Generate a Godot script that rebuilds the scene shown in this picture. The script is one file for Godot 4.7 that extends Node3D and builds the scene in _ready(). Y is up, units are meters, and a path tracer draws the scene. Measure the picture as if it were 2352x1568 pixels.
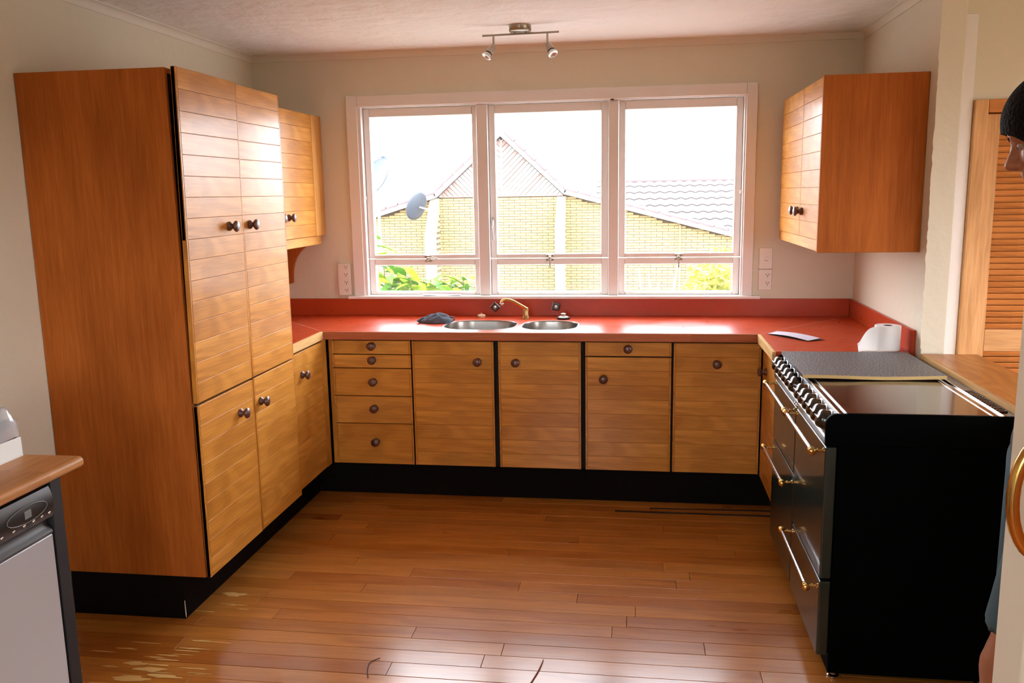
extends Node3D
# A country kitchen: window wall at z = 0, left wall at x = 0, floor at y = 0, the room runs towards +z.

const WALL_R := 3.3175
const CEIL := 2.3685
const TOP := 0.9
const PITCH := 0.0738      # height of one grooved board of the cupboard fronts

var rng := RandomNumberGenerator.new()
var M := {}                # materials
var used := {}             # names already taken at top level
var cache := {}            # meshes shared by alike pieces


# ------------------------------------------------------------------ mesh building
class MB:
	var v := PackedVector3Array()
	var n := PackedVector3Array()
	var uv := PackedVector2Array()
	var ix := PackedInt32Array()
	var grain := 0                     # axis that the wood grain follows
	var off := Vector2.ZERO            # where on the 3 m x 1 m grain texture this piece is cut from

	func uv_of(p: Vector3, nn: Vector3) -> Vector2:
		var a := nn.abs()
		var k := 0 if a.x >= a.y and a.x >= a.z else (1 if a.y >= a.z else 2)
		var g := grain
		if g == k:
			g = (k + 1) % 3
		var o := 3 - g - k
		return Vector2(p[g] / 3.0, p[o]) + off

	func tri(a: Vector3, b: Vector3, c: Vector3, na: Vector3, nb: Vector3, nc: Vector3) -> void:
		var i := v.size()
		var face := (b - a).cross(c - a)
		var want := na + nb + nc
		v.append(a); n.append(na); uv.append(uv_of(a, want))
		if face.dot(want) > 0.0:
			v.append(c); n.append(nc); uv.append(uv_of(c, want))
			v.append(b); n.append(nb); uv.append(uv_of(b, want))
		else:
			v.append(b); n.append(nb); uv.append(uv_of(b, want))
			v.append(c); n.append(nc); uv.append(uv_of(c, want))
		ix.append(i); ix.append(i + 1); ix.append(i + 2)

	func quad(a: Vector3, b: Vector3, c: Vector3, d: Vector3, na: Vector3, nb: Vector3, nc: Vector3, nd: Vector3) -> void:
		tri(a, b, c, na, nb, nc)
		tri(a, c, d, na, nc, nd)

	func flat(a: Vector3, b: Vector3, c: Vector3, d: Vector3, out: Vector3) -> void:
		quad(a, b, c, d, out, out, out, out)

	func box(lo: Vector3, hi: Vector3, bev := 0.0) -> void:
		var c := (lo + hi) * 0.5
		var h := (hi - lo) * 0.5
		var b := minf(bev, minf(h.x, minf(h.y, h.z)) * 0.9)
		var X := [Vector3(1, 0, 0), Vector3(0, 1, 0), Vector3(0, 0, 1)]
		var pt := func(sg: Vector3, k: int) -> Vector3:
			var q := Vector3(sg.x * (h.x - b), sg.y * (h.y - b), sg.z * (h.z - b))
			q[k] = sg[k] * h[k]
			return c + q
		for k in 3:
			var i: int = (k + 1) % 3
			var j: int = (k + 2) % 3
			for s in [-1.0, 1.0]:
				var nn: Vector3 = X[k] * s
				var q := []
				for t in [[-1, -1], [1, -1], [1, 1], [-1, 1]]:
					var sg := Vector3.ZERO
					sg[k] = s; sg[i] = t[0]; sg[j] = t[1]
					q.append(pt.call(sg, k))
				flat(q[0], q[1], q[2], q[3], nn)
		if b <= 0.0:
			return
		for k in 3:   # edges along axis k
			var i: int = (k + 1) % 3
			var j: int = (k + 2) % 3
			for si in [-1.0, 1.0]:
				for sj in [-1.0, 1.0]:
					var s0 := Vector3.ZERO
					s0[i] = si; s0[j] = sj; s0[k] = -1
					var s1 := s0
					s1[k] = 1
					quad(pt.call(s0, i), pt.call(s1, i), pt.call(s1, j), pt.call(s0, j), X[i] * si, X[i] * si, X[j] * sj, X[j] * sj)
		for sx in [-1.0, 1.0]:
			for sy in [-1.0, 1.0]:
				for sz in [-1.0, 1.0]:
					var sg := Vector3(sx, sy, sz)
					tri(pt.call(sg, 0), pt.call(sg, 1), pt.call(sg, 2), X[0] * sx, X[1] * sy, X[2] * sz)

	# profile: points (radius, height) from one end to the other, turned about the local y axis
	func lathe(profile: Array, seg := 20, t := Transform3D()) -> void:
		var m := profile.size()
		var nrm := []
		for i in m - 1:
			var d: Vector2 = profile[i + 1] - profile[i]
			nrm.append(Vector2(d.y, -d.x).normalized())
		for i in m - 1:
			var n0: Vector2 = nrm[i]
			var n1: Vector2 = nrm[i]
			if i > 0 and nrm[i - 1].dot(nrm[i]) > 0.6:
				n0 = (nrm[i - 1] + nrm[i]).normalized()
			if i < m - 2 and nrm[i + 1].dot(nrm[i]) > 0.6:
				n1 = (nrm[i + 1] + nrm[i]).normalized()
			for k in seg:
				var a := TAU * k / seg
				var b := TAU * (k + 1) / seg
				var ca := Vector3(cos(a), 0, sin(a))
				var cb := Vector3(cos(b), 0, sin(b))
				var up := Vector3.UP
				var p: Vector2 = profile[i]
				var q: Vector2 = profile[i + 1]
				var bs := t.basis
				quad(t * (ca * p.x + up * p.y), t * (cb * p.x + up * p.y), t * (cb * q.x + up * q.y), t * (ca * q.x + up * q.y),
					(bs * (ca * n0.x + up * n0.y)).normalized(), (bs * (cb * n0.x + up * n0.y)).normalized(),
					(bs * (cb * n1.x + up * n1.y)).normalized(), (bs * (ca * n1.x + up * n1.y)).normalized())

	func tube(pts: Array, radii, seg := 12, caps := true) -> void:
		var m := pts.size()
		var rings := []
		var norms := []
		var side := Vector3.ZERO
		for i in m:
			var d: Vector3 = (pts[mini(i + 1, m - 1)] - pts[maxi(i - 1, 0)]).normalized()
			if side == Vector3.ZERO:
				side = d.cross(Vector3.UP if absf(d.y) < 0.9 else Vector3.RIGHT).normalized()
			side = (side - d * side.dot(d)).normalized()
			var other := d.cross(side)
			var r: float = radii[i] if radii is Array else radii
			var ring := []
			var nr := []
			for k in seg:
				var a := TAU * k / seg
				var o: Vector3 = side * cos(a) + other * sin(a)
				nr.append(o)
				ring.append(pts[i] + o * r)
			rings.append(ring)
			norms.append(nr)
		for i in m - 1:
			for k in seg:
				var l: int = (k + 1) % seg
				quad(rings[i][k], rings[i][l], rings[i + 1][l], rings[i + 1][k], norms[i][k], norms[i][l], norms[i + 1][l], norms[i + 1][k])
		if caps:
			for e in [0, m - 1]:
				var d: Vector3 = (pts[0] - pts[1]).normalized() if e == 0 else (pts[m - 1] - pts[m - 2]).normalized()
				for k in seg:
					tri(pts[e], rings[e][k], rings[e][(k + 1) % seg], d, d, d)

	# polygon (2D) pushed along `axis` from lo to hi; the 2D axes are the two that follow it in cyclic order
	func prism(poly: PackedVector2Array, axis: int, lo: float, hi: float, smooth := 0.0) -> void:
		var i := (axis + 1) % 3
		var j := (axis + 2) % 3
		var up := Vector3.ZERO
		up[axis] = 1
		var at := func(p: Vector2, h: float) -> Vector3:
			var q := Vector3.ZERO
			q[i] = p.x; q[j] = p.y; q[axis] = h
			return q
		var t := Geometry2D.triangulate_polygon(poly)
		for k in range(0, t.size(), 3):
			tri(at.call(poly[t[k]], hi), at.call(poly[t[k + 1]], hi), at.call(poly[t[k + 2]], hi), up, up, up)
			tri(at.call(poly[t[k]], lo), at.call(poly[t[k + 1]], lo), at.call(poly[t[k + 2]], lo), -up, -up, -up)
		var sign := -1.0 if Geometry2D.is_polygon_clockwise(poly) else 1.0
		var m := poly.size()
		var nr := []
		for k in m:
			var d := poly[(k + 1) % m] - poly[k]
			nr.append(Vector2(d.y, -d.x).normalized() * sign)
		for k in m:
			var l := (k + 1) % m
			var n0: Vector2 = nr[k]
			var n1: Vector2 = nr[k]
			if smooth > 0.0:
				if nr[(k + m - 1) % m].dot(nr[k]) > smooth:
					n0 = (nr[(k + m - 1) % m] + nr[k]).normalized()
				if nr[l].dot(nr[k]) > smooth:
					n1 = (nr[l] + nr[k]).normalized()
			quad(at.call(poly[k], lo), at.call(poly[l], lo), at.call(poly[l], hi), at.call(poly[k], hi),
				at.call(n0, 0.0), at.call(n1, 0.0), at.call(n1, 0.0), at.call(n0, 0.0))

	# grid of points (rows of equal length) with smooth normals; two_sided adds the back at `thick`
	func sheet(rows: Array, thick := 0.0) -> void:
		var h := rows.size()
		var w: int = rows[0].size()
		var nr := []
		for a in h:
			var line := []
			for b in w:
				var du: Vector3 = rows[a][mini(b + 1, w - 1)] - rows[a][maxi(b - 1, 0)]
				var dv: Vector3 = rows[mini(a + 1, h - 1)][b] - rows[maxi(a - 1, 0)][b]
				line.append(dv.cross(du).normalized())
			nr.append(line)
		for side in ([0] if thick <= 0.0 else [0, 1]):
			for a in h - 1:
				for b in w - 1:
					var s := 1.0 if side == 0 else -1.0
					var o := 0.0 if side == 0 else thick
					quad(rows[a][b] - nr[a][b] * o, rows[a][b + 1] - nr[a][b + 1] * o, rows[a + 1][b + 1] - nr[a + 1][b + 1] * o, rows[a + 1][b] - nr[a + 1][b] * o,
						nr[a][b] * s, nr[a][b + 1] * s, nr[a + 1][b + 1] * s, nr[a + 1][b] * s)
		if thick > 0.0:
			var rim := []
			for b in w: rim.append([0, b])
			for a in range(1, h): rim.append([a, w - 1])
			for b in range(w - 2, -1, -1): rim.append([h - 1, b])
			for a in range(h - 2, 0, -1): rim.append([a, 0])
			var mid: Vector3 = rows[h / 2][w / 2]
			for k in rim.size():
				var p = rim[k]
				var q = rim[(k + 1) % rim.size()]
				var a: Vector3 = rows[p[0]][p[1]]
				var b: Vector3 = rows[q[0]][q[1]]
				var na: Vector3 = nr[p[0]][p[1]]
				var nb: Vector3 = nr[q[0]][q[1]]
				var out := ((a + b) * 0.5 - mid).normalized()
				flat(a, b, b - nb * thick, a - na * thick, out)

	func mesh() -> ArrayMesh:
		var a := []
		a.resize(Mesh.ARRAY_MAX)
		a[Mesh.ARRAY_VERTEX] = v
		a[Mesh.ARRAY_NORMAL] = n
		a[Mesh.ARRAY_TEX_UV] = uv
		a[Mesh.ARRAY_INDEX] = ix
		var m := ArrayMesh.new()
		m.add_surface_from_arrays(Mesh.PRIMITIVE_TRIANGLES, a)
		return m


func mb(grain := 0) -> MB:
	var b := MB.new()
	b.grain = grain
	b.off = Vector2(rng.randf() * 0.3, rng.randf() * 0.4)
	return b

func V(x: float, y: float, z: float) -> Vector3:
	return Vector3(x, y, z)


# ------------------------------------------------------------------ naming and parenting
func numbered(called: String) -> String:
	if not used.has(called):
		used[called] = 0
		return called
	used[called] += 1
	return "%s_%03d" % [called, used[called]]

func tag(o: Node3D, label: String, category: String, group := "", kind := "") -> Node3D:
	o.set_meta("label", label)
	o.set_meta("category", category)
	if group: o.set_meta("group", group)
	if kind: o.set_meta("kind", kind)
	return o

func thing(called: String, label: String, category: String, at := Vector3.ZERO, group := "") -> Node3D:
	var o := Node3D.new()
	o.name = numbered(called)
	add_child(o)
	o.position = at
	return tag(o, label, category, group)

func put(called: String, m: Mesh, look: Material, parent: Node3D = null, at := Vector3.ZERO) -> MeshInstance3D:
	var o := MeshInstance3D.new()
	o.mesh = m
	o.material_override = look
	o.position = at
	if parent == null:
		o.name = numbered(called)
		add_child(o)
	else:
		var k := 0
		o.name = called
		while parent.has_node(NodePath(o.name)):
			k += 1
			o.name = "%s_%03d" % [called, k]
		parent.add_child(o)
		if parent.get_parent() == self and not (parent is MeshInstance3D):      # parts of a thing are built in room coordinates
			o.position = at - parent.position
	return o

func part(called: String, b: MB, mat: Material, parent: Node3D = null) -> MeshInstance3D:
	return put(called, b.mesh(), mat, parent)

func bx(called: String, lo: Vector3, hi: Vector3, mat: Material, parent: Node3D = null, bev := 0.0015, grain := 0) -> MeshInstance3D:
	var b := mb(grain)
	b.box(lo, hi, bev)
	return part(called, b, mat, parent)

func struct(o: Node3D, label: String, category: String) -> Node3D:
	return tag(o, label, category, "", "structure")


# ------------------------------------------------------------------ materials
func mat(called: String, c: Color, rough := 0.6, metal := 0.0) -> StandardMaterial3D:
	var m := StandardMaterial3D.new()
	m.resource_name = called
	m.albedo_color = c
	m.roughness = rough
	m.metallic = metal
	M[called] = m
	return m

func c8(r: int, g: int, b: int) -> Color:
	return Color(r / 255.0, g / 255.0, b / 255.0)

func grain_texture(sd: int, streak: float, rings: float, dark: float) -> ImageTexture:
	var w := 1024
	var h := 512
	var fine := FastNoiseLite.new()
	fine.seed = sd; fine.noise_type = FastNoiseLite.TYPE_SIMPLEX; fine.frequency = 1.0; fine.fractal_octaves = 3
	var slow := FastNoiseLite.new()
	slow.seed = sd + 7; slow.noise_type = FastNoiseLite.TYPE_SIMPLEX; slow.frequency = 1.0; slow.fractal_octaves = 2
	var im := Image.create_empty(w, h, false, Image.FORMAT_RGB8)
	for y in h:
		var vy := y / float(h)            # 1 m across the grain
		for x in w:
			var ux := 3.0 * x / float(w)  # 3 m along it
			var warp := slow.get_noise_2d(ux * 1.1, vy * 3.0)
			var ring := sin(TAU * (vy * 9.0 + warp * rings))
			ring = pow(absf(ring), 0.5) * signf(ring)
			var st := fine.get_noise_2d(ux * 5.0, vy * 120.0)
			var st2 := fine.get_noise_2d(ux * 1.3 + 40.0, vy * 34.0)
			var g := 0.88 + 0.06 * ring * dark + streak * (0.10 * st + 0.09 * st2) + 0.06 * warp
			g = clampf(0.02 + g, 0.35, 1.0)
			im.set_pixel(x, y, Color(g, pow(g, 1.25), pow(g, 1.6)))
	return ImageTexture.create_from_image(im)

func noise_texture(sd: int, freq: float, oct: int, lo: float, hi: float, size := 512) -> ImageTexture:
	var f := FastNoiseLite.new()
	f.seed = sd
	f.noise_type = FastNoiseLite.TYPE_SIMPLEX_SMOOTH
	f.frequency = freq
	f.fractal_octaves = oct
	var im := f.get_seamless_image(size, size)
	im.convert(Image.FORMAT_RGB8)
	for y in size:
		for x in size:
			var g := lerpf(lo, hi, im.get_pixel(x, y).r)
			im.set_pixel(x, y, Color(g, g, g))
	return ImageTexture.create_from_image(im)

func wood(called: String, tex: Texture2D, c: Color, rough: float, coat := 0.0, coat_rough := 0.1) -> StandardMaterial3D:
	var m := mat(called, c, rough)
	m.albedo_texture = tex
	m.metallic_specular = 0.28
	if coat > 0.0:
		m.clearcoat_enabled = true
		m.clearcoat = coat
		m.clearcoat_roughness = coat_rough
	return m

func tri_map(m: StandardMaterial3D, scale: float) -> void:
	m.uv1_triplanar = true
	m.uv1_scale = Vector3.ONE * scale

func make_materials() -> void:
	var veneer := grain_texture(3, 0.42, 1.6, 0.5)
	var veneer_fine := grain_texture(11, 0.5, 0.5, 0.15)
	var plank_tex := grain_texture(23, 0.4, 0.8, 0.35)
	# cupboard fronts: three tones of the same honey-coloured veneer
	wood("front_a", veneer, c8(225, 156, 66), 0.5, 0.42, 0.2)
	wood("front_b", veneer, c8(222, 152, 63), 0.5, 0.42, 0.2)
	wood("front_c", veneer, c8(228, 160, 71), 0.5, 0.42, 0.2)
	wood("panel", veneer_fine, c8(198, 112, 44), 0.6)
	wood("panel_light", veneer_fine, c8(236, 176, 98), 0.5, 0.3, 0.25)
	wood("edge_wood", veneer_fine, c8(232, 190, 128), 0.5)
	wood("edge_dark", veneer_fine, c8(190, 110, 74), 0.5)
	wood("ledge", veneer, c8(212, 148, 82), 0.4, 0.3, 0.2)
	wood("pine", veneer_fine, c8(226, 150, 84), 0.55)
	wood("pine_pale", veneer_fine, c8(238, 186, 132), 0.55)
	wood("bench_top", veneer_fine, c8(196, 140, 90), 0.35, 0.3, 0.2)
	var fl := [c8(196, 124, 50), c8(189, 116, 46), c8(204, 134, 58), c8(178, 106, 40), c8(196, 128, 58)]
	var worn := noise_texture(61, 0.012, 4, 0.25, 0.62)
	for i in fl.size():
		var m := wood("plank_%d" % i, plank_tex, fl[i], 1.0, 0.85, 0.2)
		m.roughness_texture = worn
		m.roughness = 1.0
		m.metallic_specular = 0.25
	mat("floor_under", c8(96, 58, 30), 0.8)
	wood("floor_plain", plank_tex, c8(200, 130, 70), 0.45)
	mat("knob", c8(84, 40, 26), 0.25).clearcoat_enabled = true
	mat("carcass", c8(12, 9, 8), 0.8)
	mat("kick", c8(17, 13, 11), 0.75).metallic_specular = 0.2
	# paint
	var bump := noise_texture(5, 0.02, 3, 0.0, 1.0)
	var wall := mat("wall", c8(223, 214, 193), 0.75)
	wall.heightmap_enabled = true; wall.heightmap_texture = bump; wall.heightmap_scale = 0.15
	tri_map(wall, 1.2)
	var rough_plaster := noise_texture(17, 0.013, 5, 0.0, 1.0)
	var ceil := mat("ceiling", c8(246, 241, 233), 0.8)
	ceil.heightmap_enabled = true; ceil.heightmap_texture = rough_plaster; ceil.heightmap_scale = 0.9
	tri_map(ceil, 0.9)
	mat("cornice", c8(228, 220, 204), 0.7)
	mat("gloss_white", c8(236, 230, 226), 0.35)
	mat("sash_white", c8(238, 234, 230), 0.4)
	mat("plastic_white", c8(232, 222, 208), 0.35)
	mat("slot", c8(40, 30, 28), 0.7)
	var pane := mat("pane", Color(1, 1, 1, 0.03), 0.02)
	pane.metallic_specular = 0.12
	pane.transparency = BaseMaterial3D.TRANSPARENCY_ALPHA
	# worktop
	var lam := mat("laminate", c8(188, 66, 28), 0.5)
	lam.albedo_texture = noise_texture(29, 0.01, 3, 0.95, 1.0)
	lam.roughness_texture = noise_texture(31, 0.006, 5, 0.3, 0.46)
	lam.roughness = 0.9
	lam.metallic_specular = 0.42
	tri_map(lam, 1.5)
	mat("joint", c8(226, 190, 170), 0.6)
	mat("steel", c8(160, 157, 152), 0.3, 1.0)
	mat("steel_bright", c8(226, 226, 226), 0.18, 1.0)
	mat("chrome", c8(214, 216, 220), 0.12, 1.0)
	mat("nickel", c8(176, 166, 152), 0.3, 1.0)
	mat("brass", c8(206, 164, 92), 0.22, 1.0)
	mat("brass_old", c8(186, 152, 104), 0.32, 1.0)
	mat("bulb_glass", c8(220, 226, 224), 0.1, 0.4)
	mat("rubber", c8(44, 42, 38), 0.6)
	mat("tap_head", c8(58, 50, 50), 0.25)
	mat("ivory", c8(206, 180, 150), 0.5)
	mat("paper", c8(238, 236, 236), 0.85)
	mat("leaflet", c8(214, 212, 226), 0.5)
	mat("mauve_paper", c8(190, 172, 180), 0.6)
	# cooker
	var en := mat("enamel", c8(6, 6, 6), 0.5)
	en.metallic_specular = 0.2
	en.clearcoat_enabled = true; en.clearcoat = 0.08; en.clearcoat_roughness = 0.3
	mat("enamel_side", c8(4, 4, 4), 0.6).metallic_specular = 0.12
	var dg := mat("oven_front", c8(22, 38, 33), 0.3)
	dg.clearcoat_enabled = true; dg.clearcoat = 0.65; dg.clearcoat_roughness = 0.08
	var hg := mat("hob_glass", c8(44, 30, 27), 0.16)
	hg.clearcoat_enabled = true; hg.clearcoat = 0.6; hg.clearcoat_roughness = 0.06
	mat("fascia", c8(120, 122, 122), 0.3, 0.9)
	var kb := mat("dial", c8(5, 5, 6), 0.25)
	kb.clearcoat = 1.0
	kb.clearcoat_roughness = 0.05
	kb.clearcoat_enabled = true
	var mt := mat("heat_mat", c8(158, 162, 166), 0.4)
	mt.albedo_texture = noise_texture(41, 0.16, 2, 0.05, 1.25)
	mt.heightmap_enabled = true; mt.heightmap_texture = noise_texture(43, 0.2, 3, 0.0, 1.0); mt.heightmap_scale = 0.3
	tri_map(mt, 1.5)
	mat("mat_edge", c8(196, 166, 110), 0.85)
	# dishwasher
	var dw := mat("dw_black", c8(16, 16, 17), 0.3)
	dw.clearcoat_enabled = true; dw.clearcoat = 0.5
	mat("dw_steel", c8(208, 216, 224), 0.38, 0.6)
	mat("dw_display", c8(120, 124, 124), 0.3)
	mat("dw_panel", c8(28, 28, 30), 0.6)
	mat("carton", c8(224, 226, 222), 0.6)
	mat("jar", c8(120, 68, 40), 0.3)
	var film := mat("film", Color(0.9, 0.92, 0.95, 0.35), 0.12)
	film.transparency = BaseMaterial3D.TRANSPARENCY_ALPHA
	# person
	var sk := mat("skin", c8(166, 108, 78), 0.45)
	sk.subsurf_scatter_enabled = true; sk.subsurf_scatter_strength = 0.1
	var hr := mat("hair", c8(16, 13, 13), 0.75)
	hr.metallic_specular = 0.25
	hr.heightmap_enabled = true; hr.heightmap_texture = bump; hr.heightmap_scale = 0.5
	tri_map(hr, 9.0)
	mat("shirt", c8(52, 54, 62), 0.85)
	mat("shorts", c8(56, 80, 88), 0.9)
	mat("eye_white", c8(150, 132, 122), 0.3)
	mat("sandal", c8(40, 34, 30), 0.7)
	var cl := mat("cloth", c8(78, 84, 96), 0.9)
	cl.rim_enabled = true; cl.rim = 0.4
	# outdoors
	mat("mortar", c8(74, 60, 42), 0.9)
	mat("pier_cap", c8(150, 142, 130), 0.85)
	mat("brick_pale", c8(158, 140, 104), 0.85)
	var br := mat("brick", c8(156, 135, 88), 0.85)
	br.albedo_texture = noise_texture(71, 0.03, 3, 0.78, 1.0)
	tri_map(br, 0.6)
	mat("board_red", c8(138, 102, 94), 0.8)
	mat("board_grey", c8(152, 142, 138), 0.8)
	mat("barge", c8(140, 136, 136), 0.6)
	mat("tile", c8(72, 65, 66), 0.8)
	mat("tile_ridge", c8(84, 70, 70), 0.8)
	mat("downpipe", c8(128, 108, 80), 0.6)
	mat("dish", c8(50, 57, 66), 0.5)
	mat("dish_mesh", c8(46, 60, 74), 0.5)
	mat("yard", c8(126, 124, 122), 0.9)
	for i in 3:
		var lf := mat("leaf_%d" % i, [c8(98, 138, 12), c8(124, 150, 20), c8(76, 124, 48)][i], 0.6)
		lf.metallic_specular = 0.15
		lf.backlight_enabled = true
		lf.backlight = Color(0.3, 0.4, 0.06)
	var sh := mat("shrub_leaf", c8(118, 116, 46), 0.6)
	sh.backlight_enabled = true; sh.backlight = Color(0.5, 0.5, 0.1)
	var fx := mat("flax", c8(200, 206, 190), 0.6)
	fx.backlight_enabled = true; fx.backlight = Color(0.5, 0.5, 0.4)
	mat("stem", c8(96, 84, 50), 0.8)
	mat("dark_strip", c8(34, 20, 14), 0.7)
	mat("twig", c8(150, 84, 40), 0.7)
	mat("wire", c8(20, 18, 18), 0.5)
	mat("scuff", c8(214, 168, 96), 0.7)


func _ready() -> void:
	rng.seed = 20
	# camera
	var cam := Camera3D.new()
	cam.name = "camera"
	add_child(cam)
	cam.transform = Transform3D(Basis(V(0.98983, -0.01715, -0.14119), V(-0.00727, 0.98531, -0.17061), V(0.14204, 0.1699, 0.97517)), V(2.16425, 1.58171, 4.79589))
	cam.fov = rad_to_deg(2.0 * atan(784.0 / 1971.72))
	cam.near = 0.05
	cam.far = 200.0
	cam.current = true
	# overcast daylight
	var env := Environment.new()
	var sky := Sky.new()
	var sm := ProceduralSkyMaterial.new()
	sm.sky_top_color = Color(0.93, 0.96, 1.0)
	sm.sky_horizon_color = Color(0.99, 0.99, 1.0)
	sm.ground_horizon_color = Color(0.6, 0.6, 0.58)
	sm.ground_bottom_color = Color(0.4, 0.4, 0.36)
	sm.energy_multiplier = 7.0
	sky.sky_material = sm
	env.background_mode = Environment.BG_SKY
	env.sky = sky
	env.tonemap_mode = Environment.TONE_MAPPER_LINEAR
	env.tonemap_exposure = 2.5
	env.sdfgi_enabled = true
	env.ssao_enabled = true
	env.ssil_enabled = true
	var we := WorldEnvironment.new()
	we.name = "world"
	we.environment = env
	add_child(we)
	make_materials()
	build_shell()
	build_floor()
	build_window()
	build_far_room()
	build_tall_cupboard()
	build_wall_cupboards()
	build_base_units()
	build_worktop()
	build_sink()
	build_cooker()
	build_dishwasher_bench()
	build_ceiling_light()
	build_wall_fittings()
	build_small_things()
	build_person()
	build_outdoors()


# ------------------------------------------------------------------ the room
func build_shell() -> void:
	var w: StandardMaterial3D = M.wall
	# back wall, with an opening for the window
	var b := mb()
	b.box(V(-0.2, -0.2, -0.16), V(0.6, 2.6, 0))
	b.box(V(2.745, -0.2, -0.16), V(6.3, 2.6, 0))
	b.box(V(0.6, -0.2, -0.16), V(2.745, 0.99, 0))
	b.box(V(0.6, 2.09, -0.16), V(2.745, 2.6, 0))
	struct(part("wall_back", b, w), "cream painted wall round the kitchen window", "wall")
	struct(bx("wall_left", V(-0.16, -0.2, 0), V(0, 2.6, 6.4), w, null, 0.0), "cream painted wall behind the tall cupboard", "wall")
	# right wall: whole up to the corner, then a half wall under the serving ledge
	b = mb()
	b.box(V(WALL_R, -0.2, 0), V(3.41, 2.6, 1.148), 0.004)
	b.box(V(WALL_R, -0.2, 1.148), V(3.41, 0.888, 3.467))
	b.box(V(2.72, -0.2, 3.467), V(3.41, 2.6, 3.56), 0.006)
	struct(part("wall_right", b, w), "cream painted wall that ends in a chipped corner beside the serving opening", "wall")
	b = mb()
	b.box(V(-0.2, -0.2, 6.2), V(0.9, 2.6, 6.4))
	b.box(V(2.1, -0.2, 6.2), V(3.6, 2.6, 6.4))
	b.box(V(5.6, -0.2, 6.2), V(6.3, 2.6, 6.4))
	b.box(V(0.5, -0.2, 6.2), V(2.9, 0.9, 6.4))
	b.box(V(0.5, 1.9, 6.2), V(2.9, 2.6, 6.4))
	b.box(V(3.6, -0.2, 6.2), V(5.6, 0.9, 6.4))
	b.box(V(3.6, 1.9, 6.2), V(5.6, 2.6, 6.4))
	struct(part("wall_front", b, w), "cream painted wall behind the camera with two windows", "wall")
	b = mb()
	b.box(V(6.1, -0.2, 0), V(6.3, 2.6, 2.0))
	b.box(V(6.1, -0.2, 4.2), V(6.3, 2.6, 6.4))
	b.box(V(6.1, -0.2, 2.0), V(6.3, 0.7, 4.2))
	b.box(V(6.1, 2.1, 2.0), V(6.3, 2.6, 4.2))
	struct(part("wall_far_right", b, w), "cream painted end wall of the next room", "wall")
	struct(bx("ceiling", V(-0.2, CEIL, -0.2), V(6.3, CEIL + 0.3, 6.4), M.ceiling, null, 0.0), "white trowelled plaster ceiling", "ceiling")
	# chipped plaster edge of the right wall: small uneven flakes
	var nib := mb()
	rng.seed = 5
	var ragged := PackedVector2Array()
	var y := 0.93
	while y < 2.3:
		ragged.append(Vector2(WALL_R - 0.0005 - 0.0045 * pow(rng.randf(), 2.0), y))
		y += rng.randf_range(0.006, 0.03)
	ragged.append(Vector2(WALL_R + 0.006, 2.3))
	ragged.append(Vector2(WALL_R + 0.006, 0.93))
	nib.prism(ragged, 2, 1.136, 1.1492)
	struct(part("trim_1", nib, M.wall), "chipped plaster edge of the right wall", "trim")
	# coved cornice along the three walls
	var cove := PackedVector2Array()
	var d := 0.0326
	var k := 0.0372
	cove.append(Vector2(0, CEIL))
	cove.append(Vector2(0, CEIL - k))
	cove.append(Vector2(0.005, CEIL - k))
	for i in 7:
		var a := PI / 2 * i / 6.0
		cove.append(Vector2(d - 0.002 - (d - 0.009) * cos(a), CEIL - k + 0.003 + (k - 0.008) * sin(a)))
	cove.append(Vector2(d, CEIL))
	var zx := PackedVector2Array()   # for a run along x the 2D axes are (y, z)
	for p in cove: zx.append(Vector2(p.y, p.x))
	b = mb(); b.prism(zx, 0, 0.0, WALL_R, 0.7)
	struct(part("trim_2", b, M.cornice), "coved cornice above the window wall", "trim")
	b = mb(); b.prism(cove, 2, 0.0, 6.2, 0.7)
	struct(part("trim_3", b, M.cornice), "coved cornice above the tall cupboard", "trim")
	var rev := PackedVector2Array()
	for p in cove: rev.append(Vector2(WALL_R - p.x, p.y))
	b = mb(); b.prism(rev, 2, 0.0, 1.148, 0.7)
	struct(part("trim_4", b, M.cornice), "coved cornice above the wall cupboard on the right", "trim")

func build_floor() -> void:
	var b := mb()
	b.box(V(-0.2, -0.2, -0.2), V(6.3, -0.014, 6.4))
	var f := part("floor", b, M.floor_under)
	struct(f, "worn varnished timber strip floor", "floor")
	rng.seed = 77
	var pitch := 0.0828
	var z := 1.829 - 17 * pitch
	var row := 0
	while z < 3.25:
		var x := -rng.randf() * 1.0
		while x < WALL_R + 0.4:
			var l := rng.randf_range(0.75, 1.9)
			var a := maxf(x, 0.0)
			var e := minf(x + l, WALL_R + 0.4)
			if e - a > 0.05:
				var pb := mb(0)
				pb.off = Vector2(rng.randf() * 0.3 - a / 3.0 + 0.02, rng.randf() * 0.85 - z)
				var up := rng.randf() * 0.0007
				pb.box(V(a + 0.0006, -0.014, z + 0.0007), V(e - 0.0006, up - 0.0005, z + pitch - 0.0007), 0.0012)
				part("plank", pb, M["plank_%d" % ([0, 0, 1, 2, 2, 3, 4, 4][rng.randi() % 8])], f)
			x += l
		z += pitch
		row += 1
	var rest := mb(0)
	rest.off = Vector2(0.05, 0.1)
	rest.box(V(0, -0.014, z), V(6.1, 0, 6.2))
	rest.box(V(WALL_R + 0.4, -0.014, 0.72), V(6.1, 0, z))
	part("far_boards", rest, M.floor_plain, f)

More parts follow.
